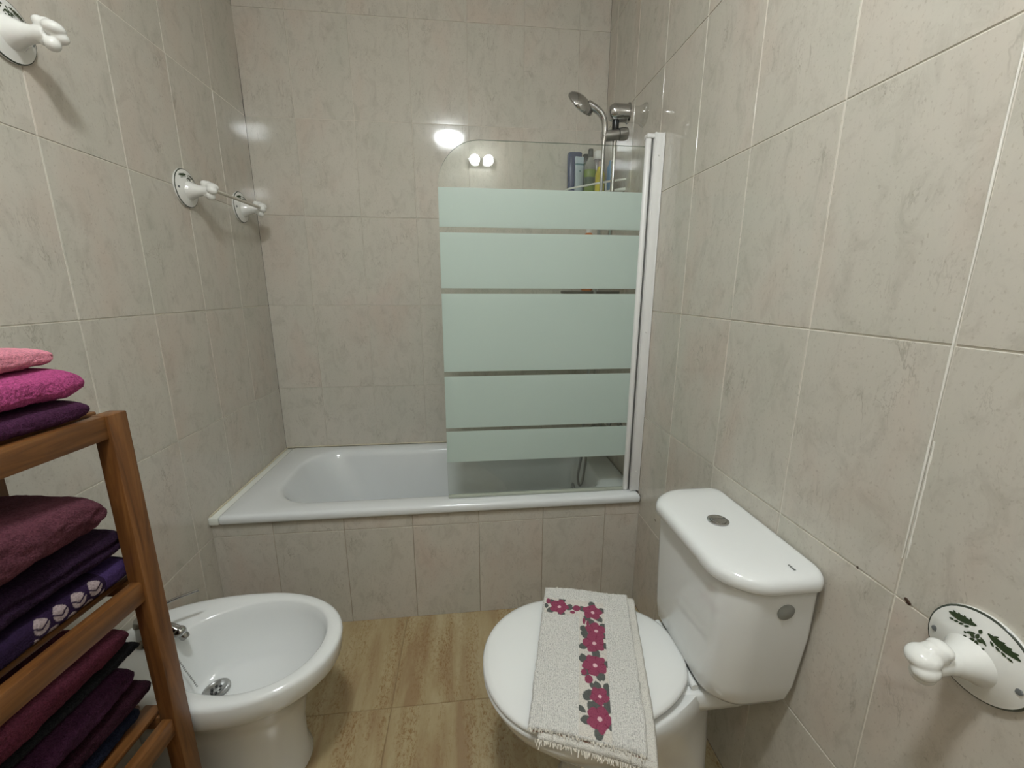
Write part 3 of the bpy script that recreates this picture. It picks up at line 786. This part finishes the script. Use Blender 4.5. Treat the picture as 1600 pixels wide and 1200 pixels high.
folded('folded_towel', 'bulky mauve towel on top of the middle shelf stack', M['t_mauve'], -0.232, -0.020, -0.46, -0.046, ZM + 0.114, 0.070, 0.155, 1, 6, group=G, lump=0.008, edge=0.6)
ZB = 0.4385
folded('folded_towel', 'navy towel, lowest on the bottom visible shelf', M['t_navy'], -0.232, -0.062, -0.42, -0.030, ZB, 0.034, 0.036, 1, 7, group=G, lump=0.003)
folded('folded_towel', 'dark maroon towel just above the navy towel', M['t_maroon'], -0.225, -0.050, -0.42, -0.010, ZB + 0.038, 0.046, 0.040, 1, 8, group=G, lump=0.006)
folded('folded_towel', 'plum towel between the burgundy and dark maroon towels', M['t_plum'], -0.228, -0.046, -0.42, -0.034, ZB + 0.088, 0.052, 0.048, 1, 9, group=G, lump=0.006)
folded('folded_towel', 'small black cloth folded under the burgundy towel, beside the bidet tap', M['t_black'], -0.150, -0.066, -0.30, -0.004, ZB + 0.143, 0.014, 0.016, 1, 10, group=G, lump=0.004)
folded('folded_towel', 'burgundy towel on top of the lower shelf stack', M['t_burgundy'], -0.228, -0.062, -0.42, -0.018, ZB + 0.161, 0.046, 0.070, 1, 11, group=G, lump=0.006)

# ------------------------------------------------------------------ flowered mat on the toilet lid
def build_mat():
    w, L = 0.222, 0.388
    org = Vector((1.128, -1.108, 0.0))               # far-left corner
    ang = math.radians(-15.5)
    du = Vector((math.cos(ang), math.sin(ang), 0)); dv = Vector((math.sin(ang), -math.cos(ang), 0))
    cy = -1.305
    def ztop(x, y):
        # height of what the cloth lies on: the lid, with a droop beyond its edge
        z = 0.4440
        over = max(0.0, (cy - 0.186 + 0.012) - y) ; over2 = max(0.0, y - (cy + 0.186 - 0.014))
        return z - 0.0 * over - 6.0 * over ** 2 - 3.5 * over2 ** 2
    FL = [(0.19, 0.185, 0.092, 0), (0.575, 0.205, 0.092, 1), (0.605, 0.355, 0.092, 2), (0.580, 0.452, 0.098, 3), (0.580, 0.607, 0.102, 4), (0.615, 0.787, 0.074, 5), (0.605, 0.905, 0.094, 6)]
    BUD = [(0.395, 0.185, 0.034, .028), (0.35, 0.222, 0.022, .016), (0.06, 0.145, 0.020, .028), (0.475, 0.66, 0.022, .020), (0.52, 0.70, 0.030, .028), (0.48, 0.29, 0.012, .03), (0.52, 0.31, 0.012, .03)]
    LEAF = []
    rl = random.Random(5)
    for (u, v, r, i) in FL:
        for q in range(5):
            a = q * 2 * PI / 5 + i * 0.9
            LEAF.append((u + 1.22 * r * math.cos(a) * 1.0, v + 1.22 * r * math.sin(a) * w / L, a, 0.058, 0.030))
    LEAF += [(0.47, 0.395, 1.0, 0.040, 0.018), (0.46, 0.345, 2.2, 0.04, 0.018), (0.47, 0.56, 1.2, 0.05, 0.026), (0.62, 0.68, 1.4, 0.045, 0.022), (0.50, 0.80, 0.5, 0.045, 0.028), (0.68, 0.73, -1.2, 0.045, 0.02), (0.55, 0.735, 1.2, 0.04, 0.016),
             (0.32, 0.165, 0.3, 0.03, 0.015), (0.45, 0.175, -0.8, 0.03, 0.015), (0.04, 0.19, 1.5, 0.04, 0.02), (0.56, 0.315, 1.1, 0.05, 0.012), (0.45, 0.87, 0.6, 0.05, 0.02)]
    def in_band(u, v):
        return (0.02 < u < 0.705 and 0.115 < v < 0.255) or (0.425 < u < 0.705 and 0.115 < v < 0.995)
    def colour(u, v):
        base = (0.80, 0.785, 0.74, 1)
        if not in_band(u, v):
            # ribbed loops
            k = 0.94 + 0.06 * math.sin(u * w / 0.0042 * 2 * PI)
            n_ = noise.noise(Vector((u * w * 520, v * L * 330, 3.1)))
            k *= 0.95 + 0.12 * n_
            if n_ < -0.30: k *= 0.74
            return (base[0] * k, base[1] * k, base[2] * k, 1)
        c = (0.70, 0.66, 0.60, 1)
        px = lambda a, b: ((u - a) * w, (v - b) * L)
        for (lu, lv, a, ln, wd) in LEAF:
            x, y = px(lu, lv); s, q = x * math.cos(a) + y * math.sin(a), -x * math.sin(a) + y * math.cos(a)
            l2, w2 = ln * w * 1.0, wd * w * 1.35
            if abs(s) < l2 and abs(q) < w2 * (1 - (s / l2) ** 2): c = (0.115, 0.125, 0.115, 1)
        for (bu, bv, ra, rb) in BUD:
            x, y = px(bu, bv)
            if (x / (ra * w * 1.3)) ** 2 + (y / (rb * L * 0.9)) ** 2 < 1: c = (0.29, 0.062, 0.115, 1)
        for (fu, fv, r, i) in FL:
            x, y = px(fu, fv); rr = math.hypot(x, y); a = math.atan2(y, x)
            R = r * w * (1.12 + 0.13 * math.cos(5 * a + i) + 0.05 * math.cos(9 * a))
            if rr < R:
                c = (0.31, 0.068, 0.125, 1)
                if rr > R * 0.55 and abs(math.cos(2.5 * a + i * 0.5)) < 0.10: c = (0.22, 0.03, 0.07, 1)
                if math.hypot(x - 0.001, y - 0.001) < r * w * 0.22: c = (0.80, 0.55, 0.58, 1)
        return c
    def layer(bm, cols, u_off, v_off, z_off, th, ww, LL, nu, nv, print_it, seed):
        def P(u, v, top):
            uu = u_off / w + u * ww / w; vv = v_off / L + v * LL / L
            b = org + du * (uu * w) + dv * (vv * L)
            # edge rounding
            ed = min(u, 1 - u) * ww; ev = min(v, 1 - v) * LL; e = min(ed, ev); rr = th * 0.5
            prof = math.sqrt(max(0.0, 1 - (1 - min(e / rr, 1)) ** 2))
            zc = ztop(b.x, b.y) + z_off + th * 0.5
            wob = 0.0028 * noise.noise(Vector((uu * 3 + seed, vv * 5, seed))) + 0.0012 * noise.noise(Vector((uu * 14, vv * 22, seed)))
            z = zc + (prof * th * 0.5 if top else -prof * th * 0.5 * 0.96) + wob * (1 if z_off > 0 or top else 0)
            if top and not in_band(uu, vv): z += 0.0012 + 0.0015 * noise.noise(Vector((uu * w * 480, vv * L * 480, seed)))
            ex = 0.0016 * noise.noise(Vector((v * 30, seed, 0))) if ed < 0.004 else 0
            return Vector((b.x + ex, b.y, z))
        top = []; bot = []
        for j in range(nv + 1):
            rt = []; rb = []
            for i in range(nu + 1):
                # finer steps at the borders
                v_ = j / nv; u_ = i / nu
                a = bm.verts.new(P(u_, v_, True)); rt.append(a)
                cols.append(colour(u_off / w + u_ * ww / w, v_off / L + v_ * LL / L) if print_it else (0.74, 0.715, 0.655, 1))
                if 0 < i < nu and 0 < j < nv:
                    b = bm.verts.new(P(u_, v_, False)); rb.append(b); cols.append((0.72, 0.69, 0.63, 1))
                else: rb.append(a)
            top.append(rt); bot.append(rb)
        for j in range(nv):
            for i in range(nu):
                bm.faces.new((top[j][i], top[j + 1][i], top[j + 1][i + 1], top[j][i + 1]))
                q = [bot[j][i], bot[j][i + 1], bot[j + 1][i + 1], bot[j + 1][i]]
                q2 = []
                for v in q:
                    if v not in q2: q2.append(v)
                if len(q2) > 2:
                    try: bm.faces.new(q2)
                    except ValueError: pass
    bm = bmesh.new(); cols = []
    layer(bm, cols, 0.018, -0.004, 0.0005, 0.010, w + 0.002, L + 0.013, 60, 110, False, 2.2)
    layer(bm, cols, 0.0, 0.0, 0.0115, 0.0105, w, L, 210, 420, True, 5.5)
    o = obj('printed_bath_mat', bm, M['mat_towel'], angle=180)
    ca = o.data.color_attributes.new('dye', 'FLOAT_COLOR', 'POINT')
    for i, c in enumerate(cols): ca.data[i].color = c
    tag(o, 'folded white cotton bath mat with pink flower border on the toilet lid', 'bath mat')
    # fringes at both ends
    rf = random.Random(3)
    for v0, n_, sgn in ((0.996, 110, 1), (0.004, 95, -1)):
        bm = bmesh.new()
        for zo in (0.006, 0.017):
            for i in range(n_):
                u = (i + rf.random()) / n_
                b = org + du * (u * w + (0.014 if zo < 0.01 else 0)) + dv * (v0 * L + (0.012 if zo < 0.01 and sgn > 0 else 0))
                z = ztop(b.x, b.y) + zo
                ln = rf.uniform(0.004, 0.010) * (1.6 if rf.random() < 0.12 else 1)
                d = dv * sgn * ln + du * rf.uniform(-0.005, 0.005)
                p0 = Vector((b.x, b.y, z)) - dv * sgn * 0.003; p2 = p0 + d + Vector((0, 0, rf.uniform(-0.006, 0.003)))
                p1 = (p0 + p2) / 2 + Vector((0, 0, rf.uniform(0, 0.003)))
                tube(bm, [p0, p1, p2], rf.uniform(0.0006, 0.0012), n=5, sub=2)
        f = obj('fringe', bm, M['fringe'], o); f['label'] = 'frayed cream fringe'
    bm = bmesh.new()
    pts = [org + du * (u / 24 * w + 0.008) + dv * (L * 0.997) for u in range(25)]
    pts = [Vector((p.x, p.y, ztop(p.x, p.y) + 0.0105 + 0.0008 * math.sin(i * 1.3))) for i, p in enumerate(pts)]
    tube(bm, pts, 0.0013, n=6, sub=2)
    f = obj('hem_seam', bm, M['brown_fringe'], o); f['label'] = 'brownish seam between the folded layers'
build_mat()

# ------------------------------------------------------------------ ceramic wall fittings
def dome_h(r):  # height of the rosette over the wall at radius r (r in metres, 0.060 rim)
    t = min(r / 0.058, 1.0)
    return 0.006 + 0.016 * (1 - t ** 1.6) if t < 1 else 0.004
def rosette(parent, Tm):
    bm = bmesh.new()
    prof = [(0.0585, 0.0), (0.0605, 0.003), (0.0600, 0.006)]
    lathe(bm, prof, 48, Tm, 0, False, False, 1.0, 1.0)
    lathe(bm, [(0.0600, 0.006), (0.0592, 0.0074), (0.0575, 0.0078)], 48, Tm, 1, False, False)
    pr = [(0.0575, 0.0078)] + [(0.0575 * (1 - i / 14), dome_h(0.0575 * (1 - i / 14)) + 0.0012 * 1) for i in range(1, 14)]
    lathe(bm, pr, 48, Tm, 0, False, True)
    # painted leaves: two long feathered leaves, a flower and dots on the upper half
    def blob(cx, cy, a, l, w_):
        n = 14; vs = []
        for i in range(n):
            t = 2 * PI * i / n; x = l * math.cos(t); y = w_ * math.sin(t) * (1 - 0.35 * abs(math.cos(t)))
            X = cx + x * math.cos(a) - y * math.sin(a); Y = cy + x * math.sin(a) + y * math.cos(a)
            vs.append(bm.verts.new(Tm @ Vector((X, Y, dome_h(math.hypot(X, Y)) + 0.0019))))
        f = bm.faces.new(vs); f.material_index = 2
    for s in (-1, 1):
        blob(s * 0.0225, 0.0375, s * -0.26, 0.0175, 0.0044)
        for q in range(4):
            blob(s * (0.013 + q * 0.0065), 0.0425 - q * 0.0016, s * (0.9 - q * 0.2), 0.0036, 0.0016)
            blob(s * (0.014 + q * 0.006), 0.0335 - q * 0.0018, -s * (0.7 - q * 0.1), 0.0032, 0.0014)
        blob(s * 0.007, 0.030, -s * 0.6, 0.0052, 0.0018); blob(s * 0.010, 0.0215, 0.4, 0.0020, 0.0017)
    for i in range(5):
        a = i * 2 * PI / 5 + 0.3; blob(0.0045 * math.cos(a), 0.027 + 0.0045 * math.sin(a), a, 0.0034, 0.0024)
    blob(0, 0.0385, 0, 0.0022, 0.0030); blob(-0.012, 0.026, 0, 0.0016, 0.0014)
    p = obj('rosette', bm, [M['ceramic'], M['green_line'], M['green']], parent, angle=50)
    for s in (-1, 1):
        b2 = bmesh.new(); lathe(b2, [(0.0042, 0.0), (0.0040, 0.0016), (0.002, 0.0020)], 14, Tm @ Matrix.Translation((s * 0.047, -0.004, dome_h(0.047) + 0.0004)))
        obj('screw', b2, M['grey_print'], p)
    return p
def arm(parent, Tm, L=0.085, tips=3, flip=1, hole=False):
    """trumpet neck swelling out of the rosette, ending in a knotted three-lobed bud"""
    bm = bmesh.new()
    prof = [(0.036, 0.010), (0.030, 0.018), (0.0255, 0.026), (0.021, 0.036), (0.0172, 0.046), (0.0155, 0.058), (0.0158, 0.070), (0.016, L)]
    rings = []
    for r, z in prof:
        off = -0.006
        rings.append([Tm @ Vector((r * math.cos(2 * PI * k / 32), r * math.sin(2 * PI * k / 32) * 1.0 + off, z)) for k in range(32)])
    loft(bm, rings)
    rot3 = Tm.to_3x3().normalized()
    def B(x, y, z, r, sc, ax=0.0):
        ball(bm, Tm @ Vector((x, y, z)), r, sc, 20, rot3 @ Matrix.Rotation(ax, 3, 'X'))
    B(0, 0.010, L - 0.004, 0.0155, (0.95, 0.9, 1.2), -0.5)
    B(0, 0.016, L - 0.010, 0.012, (1.3, 0.9, 1.0), -0.2)
    B(0, 0.006, L + 0.012, 0.0165, (1.15, 0.85, 1.15), 0.2)
    B(0.008 * flip, -0.006, L + 0.014, 0.0145, (1.0, 0.9, 1.1), 0.3)
    B(0, -0.022, L + 0.004, 0.0125, (1.15, 1.1, 1.1), 0)
    B(0, -0.014, L - 0.008, 0.011, (0.9, 1.2, 1.2), 0.5)
    o = obj('arm', bm, M['ceramic'], parent, angle=180)
    m = o.modifiers.new('fuse', 'REMESH'); m.mode = 'VOXEL'; m.voxel_size = 0.0016; m.use_smooth_shade = True
    s = o.modifiers.new('soften', 'SMOOTH'); s.factor = 0.5; s.iterations = 5
    return o
def wallT(side, y, z, roll=0.0):
    """frame on a side wall: local z out of the wall, local y up"""
    if side == 'L': R = Matrix(((0, 0, 1), (1, 0, 0), (0, 1, 0))).to_4x4()      # x->+Y, y->+Z, z->+X
    else: R = Matrix(((0, 0, -1), (-1, 0, 0), (0, 1, 0))).to_4x4()
    return R @ Matrix.Rotation(roll, 4, 'Z')
# robe hook, upper left
t = thing('robe_hook', 'white ceramic robe hook high on the left wall, cut by the frame', 'hook', (0, -1.010, 1.790))
Tm = wallT('L', 0, 0); rosette(t, Tm); arm(t, Tm, 0.082)
# towel bar
t = thing('towel_bar', 'short towel bar with white ceramic brackets on the left wall', 'towel bar', (0, -0.497, 1.602))
Ta = wallT('L', 0, 0); Tb = Matrix.Translation((0, 0.350, 0.004)) @ Ta
for Tq in (Ta, Tb):
    r = rosette(t, Tq); arm(t, Tq, 0.075, flip=-1)
bm = bmesh.new(); tube(bm, [(0.086, -0.006, -0.002), (0.086, 0.353, 0.002)], 0.0056, n=16, curved=False)
obj('rod', bm, M['rod'], t)
# toilet roll holder bracket, right
t = thing('paper_holder', 'white ceramic paper holder with painted green leaves on right wall', 'paper holder', (W, -1.712, 0.803))
Tm = wallT('R', 0, 0, -0.04); rosette(t, Tm); arm(t, Tm, 0.078)

# ------------------------------------------------------------------ shower rail, hand shower, tap
SX, SY = 1.487, -0.45
t = thing('shower_rail', 'chrome shower slide rail on clear wall mount in the tub corner', 'shower rail', (SX, SY, 1.0))
o_ = Vector((SX, SY, 1.0))
def loc(p): return Vector(p) - o_
bm = bmesh.new(); tube(bm, [loc((SX, SY, 1.28)), loc((SX, SY, 1.885))], 0.0085, n=20, curved=False); obj('bar', bm, M['chrome'], t)
Ry = lambda p: Matrix.Translation(loc(p)) @ Matrix.Rotation(PI / 2, 4, 'Y')
bm = bmesh.new()
lathe(bm, [(0.004, -0.034), (0.014, -0.0325), (0.023, -0.027), (0.028, -0.017), (0.0295, -0.004), (0.0300, 0.038), (0.0345, 0.042), (0.0345, 0.044)], 36, Ry((SX + 0.003, SY, 1.908)))
obj('wall_bracket', bm, M['chrome'], t)
bm = bmesh.new(); lathe(bm, [(0.0115, 1.848), (0.0125, 1.850), (0.0125, 1.882), (0.0115, 1.885)], 24, Matrix.Translation(loc((SX, SY, 0)))); o = obj('collar', bm, M['black_rubber'], t); o['label'] = 'black collar'
bm = bmesh.new()
lathe(bm, [(0.0270, 0.0), (0.0265, 0.030), (0.030, 0.045), (0.038, 0.056), (0.040, 0.060), (0.039, 0.0605)], 36, Ry((SX + 0.0475, SY, 1.905)))
o = obj('clear_mount', bm, M['clear'], t); o['label'] = 'clear acrylic wall mount'
# slider with knob
bm = bmesh.new()
mt = Matrix.Translation(loc((SX - 0.005, SY - 0.006, 1.832))) @ Matrix.Rotation(PI / 2 - 0.14, 4, 'Y')
lathe(bm, [(0.012, -0.048), (0.017, -0.046), (0.0185, -0.030), (0.0185, 0.014), (0.0165, 0.016)], 28, mt); sl = obj('slider', bm, M['chrome_dull'], t)
bm = bmesh.new(); lathe(bm, [(0.0165, 0.016), (0.021, 0.018), (0.0225, 0.040), (0.019, 0.050), (0.008, 0.055)], 28, mt); obj('slider_knob', bm, M['chrome_dull'], sl)
# hand shower with hose
t = thing('hand_shower', 'chrome hand shower with hose resting in the rail slider', 'hand shower', (SX - 0.048, SY - 0.02, 1.83))
o_ = Vector((SX - 0.048, SY - 0.02, 1.83))
bx_ = SX - 0.046
bm = bmesh.new()
tube(bm, [loc((bx_ + 0.000, SY - 0.012, 1.795)), loc((bx_ + 0.002, SY - 0.015, 1.845)), loc((bx_ - 0.006, SY - 0.018, 1.880)), loc((bx_ - 0.028, SY - 0.020, 1.904)), loc((bx_ - 0.068, SY - 0.022, 1.921))], [0.0085, 0.0105, 0.0115, 0.0125, 0.016], n=20)
hd = obj('handle', bm, M['chrome'], t)
bm = bmesh.new()
hm = Matrix.Translation(loc((bx_ - 0.092, SY - 0.022, 1.925))) @ Vector((0.50, -0.60, 0.62)).to_track_quat('Z', 'Y').to_matrix().to_4x4()
lathe(bm, [(0.010, 0.020), (0.030, 0.017), (0.047, 0.007), (0.052, -0.003), (0.051, -0.008), (0.046, -0.011)], 40, hm, cap0=True, cap1=True, sx=1.10)
h = obj('shower_head', bm, M['chrome'], t)
bm = bmesh.new(); lathe(bm, [(0.036, -0.011), (0.035, -0.014), (0.012, -0.0145), (0.010, -0.0165)], 36, hm, sx=1.10); obj('spray_face', bm, M['grey_plastic'], h)
bm = bmesh.new()
hp = [loc(p) for p in ((bx_, SY - 0.012, 1.797), (bx_ - 0.001, SY - 0.012, 1.70), (bx_ - 0.002, SY - 0.010, 1.45), (bx_ - 0.010, SY - 0.005, 1.10), (bx_ - 0.02, SY + 0.02, 0.75), (1.425, -0.40, 0.56), (1.418, -0.38, 0.44), (1.435, -0.36, 0.385), (1.455, -0.345, 0.43), (1.470, -0.335, 0.54), (1.505, -0.335, 0.63))]
tube(bm, hp, 0.0062, n=12, sub=16)
obj('hose', bm, M['chrome_dull'], t)
# bath mixer
t = thing('bath_mixer', 'chrome bath mixer tap on the right wall behind the frosted screen', 'tap', (W, -0.335, 0.67)); o_ = Vector((W, -0.335, 0.67))
bm = bmesh.new()
tube(bm, [loc((1.520, -0.405, 0.67)), loc((1.520, -0.265, 0.67))], 0.020, n=24, curved=False)
for y in (-0.41, -0.26):
    lathe(bm, [(0.033, 0.0), (0.032, 0.006), (0.016, 0.012), (0.014, 0.076)], 24, Matrix.Translation(loc((W, y, 0.67))) @ Matrix.Rotation(-PI / 2, 4, 'Y'))
b = obj('body', bm, M['chrome'], t)
bm = bmesh.new(); tube(bm, [loc((1.515, -0.335, 0.66)), loc((1.475, -0.335, 0.650)), loc((1.445, -0.335, 0.640)), loc((1.435, -0.335, 0.620))], 0.012, n=16); obj('spout', bm, M['chrome'], t)
bm = bmesh.new(); tube(bm, [loc((1.520, -0.335, 0.69)), loc((1.500, -0.335, 0.715)), loc((1.455, -0.335, 0.730))], [0.014, 0.009, 0.006], n=14); obj('lever', bm, M['chrome'], t)

# ------------------------------------------------------------------ corner shelves and bottles
def corner_shelf(z, s, m, label, dark=False):
    t = thing('corner_shelf', label, 'shelf', (W, 0, z), (0, 0, 0))
    def tri(zz, d):
        pts = [(-0.001, -0.001), (-0.195 + d, -0.001), (-0.193 + d, -0.074 + d), (-0.165 + d, -0.115 + d), (-0.126 + d, -0.165 + d), (-0.066 + d, -0.237 + d), (-0.020, -0.290 + d), (-0.001, -0.300 + d)]
        return [(x, y, zz) for x, y in pts]
    bm = bmesh.new(); loft(bm, [tri(-0.010, 0.002), tri(-0.008, 0), tri(0.0, 0), tri(0.001, 0.002)]); obj('shelf_board', bm, m, t, angle=50)
    return t
SZ = 1.690
t = corner_shelf(SZ, 0.175, M['white_plastic'], 'upper white corner shelf holding shampoo bottles')
bm = bmesh.new()
rail = [Vector(p) for p in ((-0.198, -0.003, 0.036), (-0.197, -0.074, 0.036), (-0.168, -0.120, 0.036), (-0.128, -0.170, 0.035), (-0.068, -0.242, 0.034), (-0.001, -0.303, 0.033))]
tube(bm, rail, 0.0042, n=10, sub=4)
for q in (rail[1], rail[4]): tube(bm, [q, q + Vector((0.004, 0.004, -0.036))], 0.003, n=8, curved=False)
obj('guard_rail', bm, M['white_plastic'], t)
corner_shelf(1.268, 0.175, M['dark_shelf'], 'lower dark corner shelf seen through the clear stripes', True)
def bottle(name, label, x, y, z, secs, m, cap=None, rot=0.0, deco=(), n=28):
    """secs: (halfwidth, halfdepth, height, roundness) sections"""
    t = thing(name, label, 'bottle', (x, y, z), (0, 0, rot), None)
    def ring(w, d, h, e):
        return [(w * math.copysign(abs(math.cos(2 * PI * i / n)) ** e, math.cos(2 * PI * i / n)), d * math.copysign(abs(math.sin(2 * PI * i / n)) ** e, math.sin(2 * PI * i / n)), h) for i in range(n)]
    bm = bmesh.new(); loft(bm, [ring(*s) for s in secs]); obj('body', bm, m, t, angle=50)
    if cap:
        bm = bmesh.new(); loft(bm, [ring(*s) for s in cap[0]]); obj('cap', bm, cap[1], t, angle=50)
    for nm, secs2, mm in deco:
        bm = bmesh.new(); loft(bm, [ring(*s) for s in secs2]); obj(nm, bm, mm, t, angle=50)
    return t
z = SZ + 0.0015
bottle('shampoo_bottle', 'tall navy blue bottle at the left end of the corner shelf', 1.440, -0.040, z, [(0.026, 0.017, 0, .5), (0.030, 0.020, 0.006, .5), (0.032, 0.020, 0.10, .5), (0.033, 0.020, 0.195, .5), (0.031, 0.018, 0.199, .5)], M['navy_plastic'])
bottle('cream_tube', 'pale blue tube in front of the navy blue bottle', 1.452, -0.085, z, [(0.017, 0.014, 0.018, .8), (0.019, 0.015, 0.03, .8), (0.020, 0.011, 0.10, .7), (0.021, 0.004, 0.160, .5), (0.021, 0.002, 0.172, .4)], M['pale_label'],
       cap=([(0.0165, 0.0145, 0.0, .9), (0.0175, 0.015, 0.019, .9)], M['white_cap']), rot=0.1, deco=[('print_band', [(0.0208, 0.0070, 0.135, .6), (0.0210, 0.0062, 0.143, .6)], M['teal_label']), ('logo_dot', [(0.005, 0.0118, 0.106, 1), (0.005, 0.0113, 0.113, 1)], M['teal_label'])])
bottle('shampoo_bottle', 'small dark green bottle just right of the navy blue bottle', 1.489, -0.050, z, [(0.014, 0.014, 0, 1), (0.016, 0.016, 0.005, 1), (0.016, 0.016, 0.14, 1), (0.009, 0.009, 0.155, 1), (0.009, 0.009, 0.158, 1)], M['dark_green'],
       cap=([(0.013, 0.013, 0.156, 1), (0.013, 0.013, 0.190, 1), (0.011, 0.011, 0.192, 1)], M['dark_cap']))
bottle('shower_gel_bottle', 'clear green bottle with charcoal cap on the corner shelf', 1.497, -0.105, z, [(0.022, 0.016, 0, .7), (0.026, 0.019, 0.006, .7), (0.027, 0.019, 0.112, .8)], M['green_gel'],
       cap=([(0.0105, 0.0105, 0.165, 1), (0.0115, 0.0115, 0.167, 1), (0.0115, 0.0115, 0.196, 1), (0.0100, 0.0100, 0.199, 1)], M['dark_cap']),
       deco=[('empty_top', [(0.0268, 0.0188, 0.1122, .8), (0.026, 0.018, 0.128, .85), (0.021, 0.015, 0.145, .9), (0.012, 0.012, 0.158, 1), (0.010, 0.010, 0.1648, 1)], M['clear_top']), ('label', [(0.0275, 0.0194, 0.045, .8), (0.0275, 0.0194, 0.080, .8)], M['dark_green'])], rot=0.1)
bottle('lotion_bottle', 'yellow bottle right of the green gel on the corner shelf', 1.533, -0.140, z, [(0.018, 0.014, 0, .7), (0.021, 0.017, 0.005, .7), (0.021, 0.016, 0.085, .8), (0.012, 0.010, 0.112, 1), (0.009, 0.009, 0.118, 1)], M['yellow'],
       cap=([(0.0085, 0.0085, 0.1185, 1), (0.0085, 0.0085, 0.138, 1), (0.006, 0.006, 0.141, 1)], plain('blush_cap', (0.5, 0.38, 0.35, 1), 0.4)))
bottle('shampoo_bottle', 'grey bottle with wide white cap behind the yellow bottle', 1.545, -0.065, z, [(0.022, 0.018, 0, .8), (0.026, 0.021, 0.006, .8), (0.026, 0.020, 0.140, .85), (0.020, 0.018, 0.165, .9), (0.019, 0.017, 0.168, .9)], M['grey_bottle'],
       cap=([(0.019, 0.017, 0.1685, .8), (0.020, 0.018, 0.172, .8), (0.020, 0.018, 0.199, .8), (0.018, 0.016, 0.203, .8)], M['white_cap']))
bottle('shampoo_bottle', 'mid blue bottle at the right end of the corner shelf', 1.566, -0.190, z, [(0.016, 0.014, 0, .8), (0.018, 0.016, 0.005, .8), (0.018, 0.016, 0.10, .85), (0.010, 0.010, 0.118, 1), (0.010, 0.010, 0.130, 1)], M['blue_plastic'])
bottle('shampoo_bottle', 'orange bottle on the lower corner shelf behind the screen', 1.507, -0.090, 1.2695, [(0.022, 0.018, 0, .8), (0.026, 0.021, 0.006, .8), (0.026, 0.020, 0.24, .85), (0.018, 0.016, 0.262, .9), (0.014, 0.014, 0.266, 1)], M['orange'],
       cap=([(0.013, 0.013, 0.2665, 1), (0.013, 0.013, 0.290, 1)], M['white_cap']))

# ------------------------------------------------------------------ lamps
t = thing('ceiling_light', 'round opal ceiling lamp over the middle of the room', 'ceiling light', (0.81, -1.90, HC))
bm = bmesh.new(); lathe(bm, [(0.122, 0.0), (0.122, -0.015), (0.116, -0.020)], 48); obj('base', bm, M['white_alu'], t)
bm = bmesh.new(); lathe(bm, [(0.112, -0.0205), (0.110, -0.032), (0.100, -0.048), (0.075, -0.061), (0.04, -0.068), (0.01, -0.070)], 48); obj('diffuser', bm, M['lamp'], t)
t = thing('wall_light', 'twin-bulb wall lamp high on the wall behind the camera', 'wall light', (1.06, YR, 2.19))
bm = box((-0.10, 0.001, -0.03), (0.10, 0.022, 0.03), 0.004); obj('backplate', bm, M['chrome'], t)
for s in (-1, 1):
    bm = bmesh.new(); ball(bm, (s * 0.050, 0.075, 0), 0.036, (1, 1, 1), 24); obj('bulb', bm, M['bulb'], t)
    bm = bmesh.new(); tube(bm, [(s * 0.055, 0.020, 0), (s * 0.055, 0.044, 0)], 0.014, n=16, curved=False); obj('bulb_socket', bm, M['chrome'], t)

# ------------------------------------------------------------------ world, camera, view
w = bpy.data.worlds.new('room_air'); bpy.context.scene.world = w; w.use_nodes = True
w.node_tree.nodes['Background'].inputs[0].default_value = (0.9, 0.95, 1.0, 1); w.node_tree.nodes['Background'].inputs[1].default_value = 0.02

cam = bpy.data.cameras.new('camera'); co = bpy.data.objects.new('camera', cam); C.objects.link(co)
yaw, pitch, roll = 0.1093, 0.2229, 0.0022
cyw, syw, cp, sp_ = math.cos(yaw), math.sin(yaw), math.cos(pitch), math.sin(pitch)
f = Vector((syw * cp, cyw * cp, -sp_)); r = Vector((cyw, -syw, 0)); u = r.cross(f)
r2 = math.cos(roll) * r + math.sin(roll) * u; u2 = -math.sin(roll) * r + math.cos(roll) * u
m = Matrix((( r2.x, u2.x, -f.x), (r2.y, u2.y, -f.y), (r2.z, u2.z, -f.z))).to_4x4(); m.translation = (0.9245, -2.0989, 1.2735)
co.matrix_world = m
cam.sensor_fit = 'HORIZONTAL'; cam.sensor_width = 36; cam.lens = 647.384 / 1600 * 36; cam.clip_start = 0.01
sc = bpy.context.scene; sc.camera = co
sc.view_settings.view_transform = 'Standard'; sc.view_settings.look = 'None'; sc.view_settings.gamma = 1
sc.view_settings.use_curve_mapping = False; sc.view_settings.exposure = 0.26
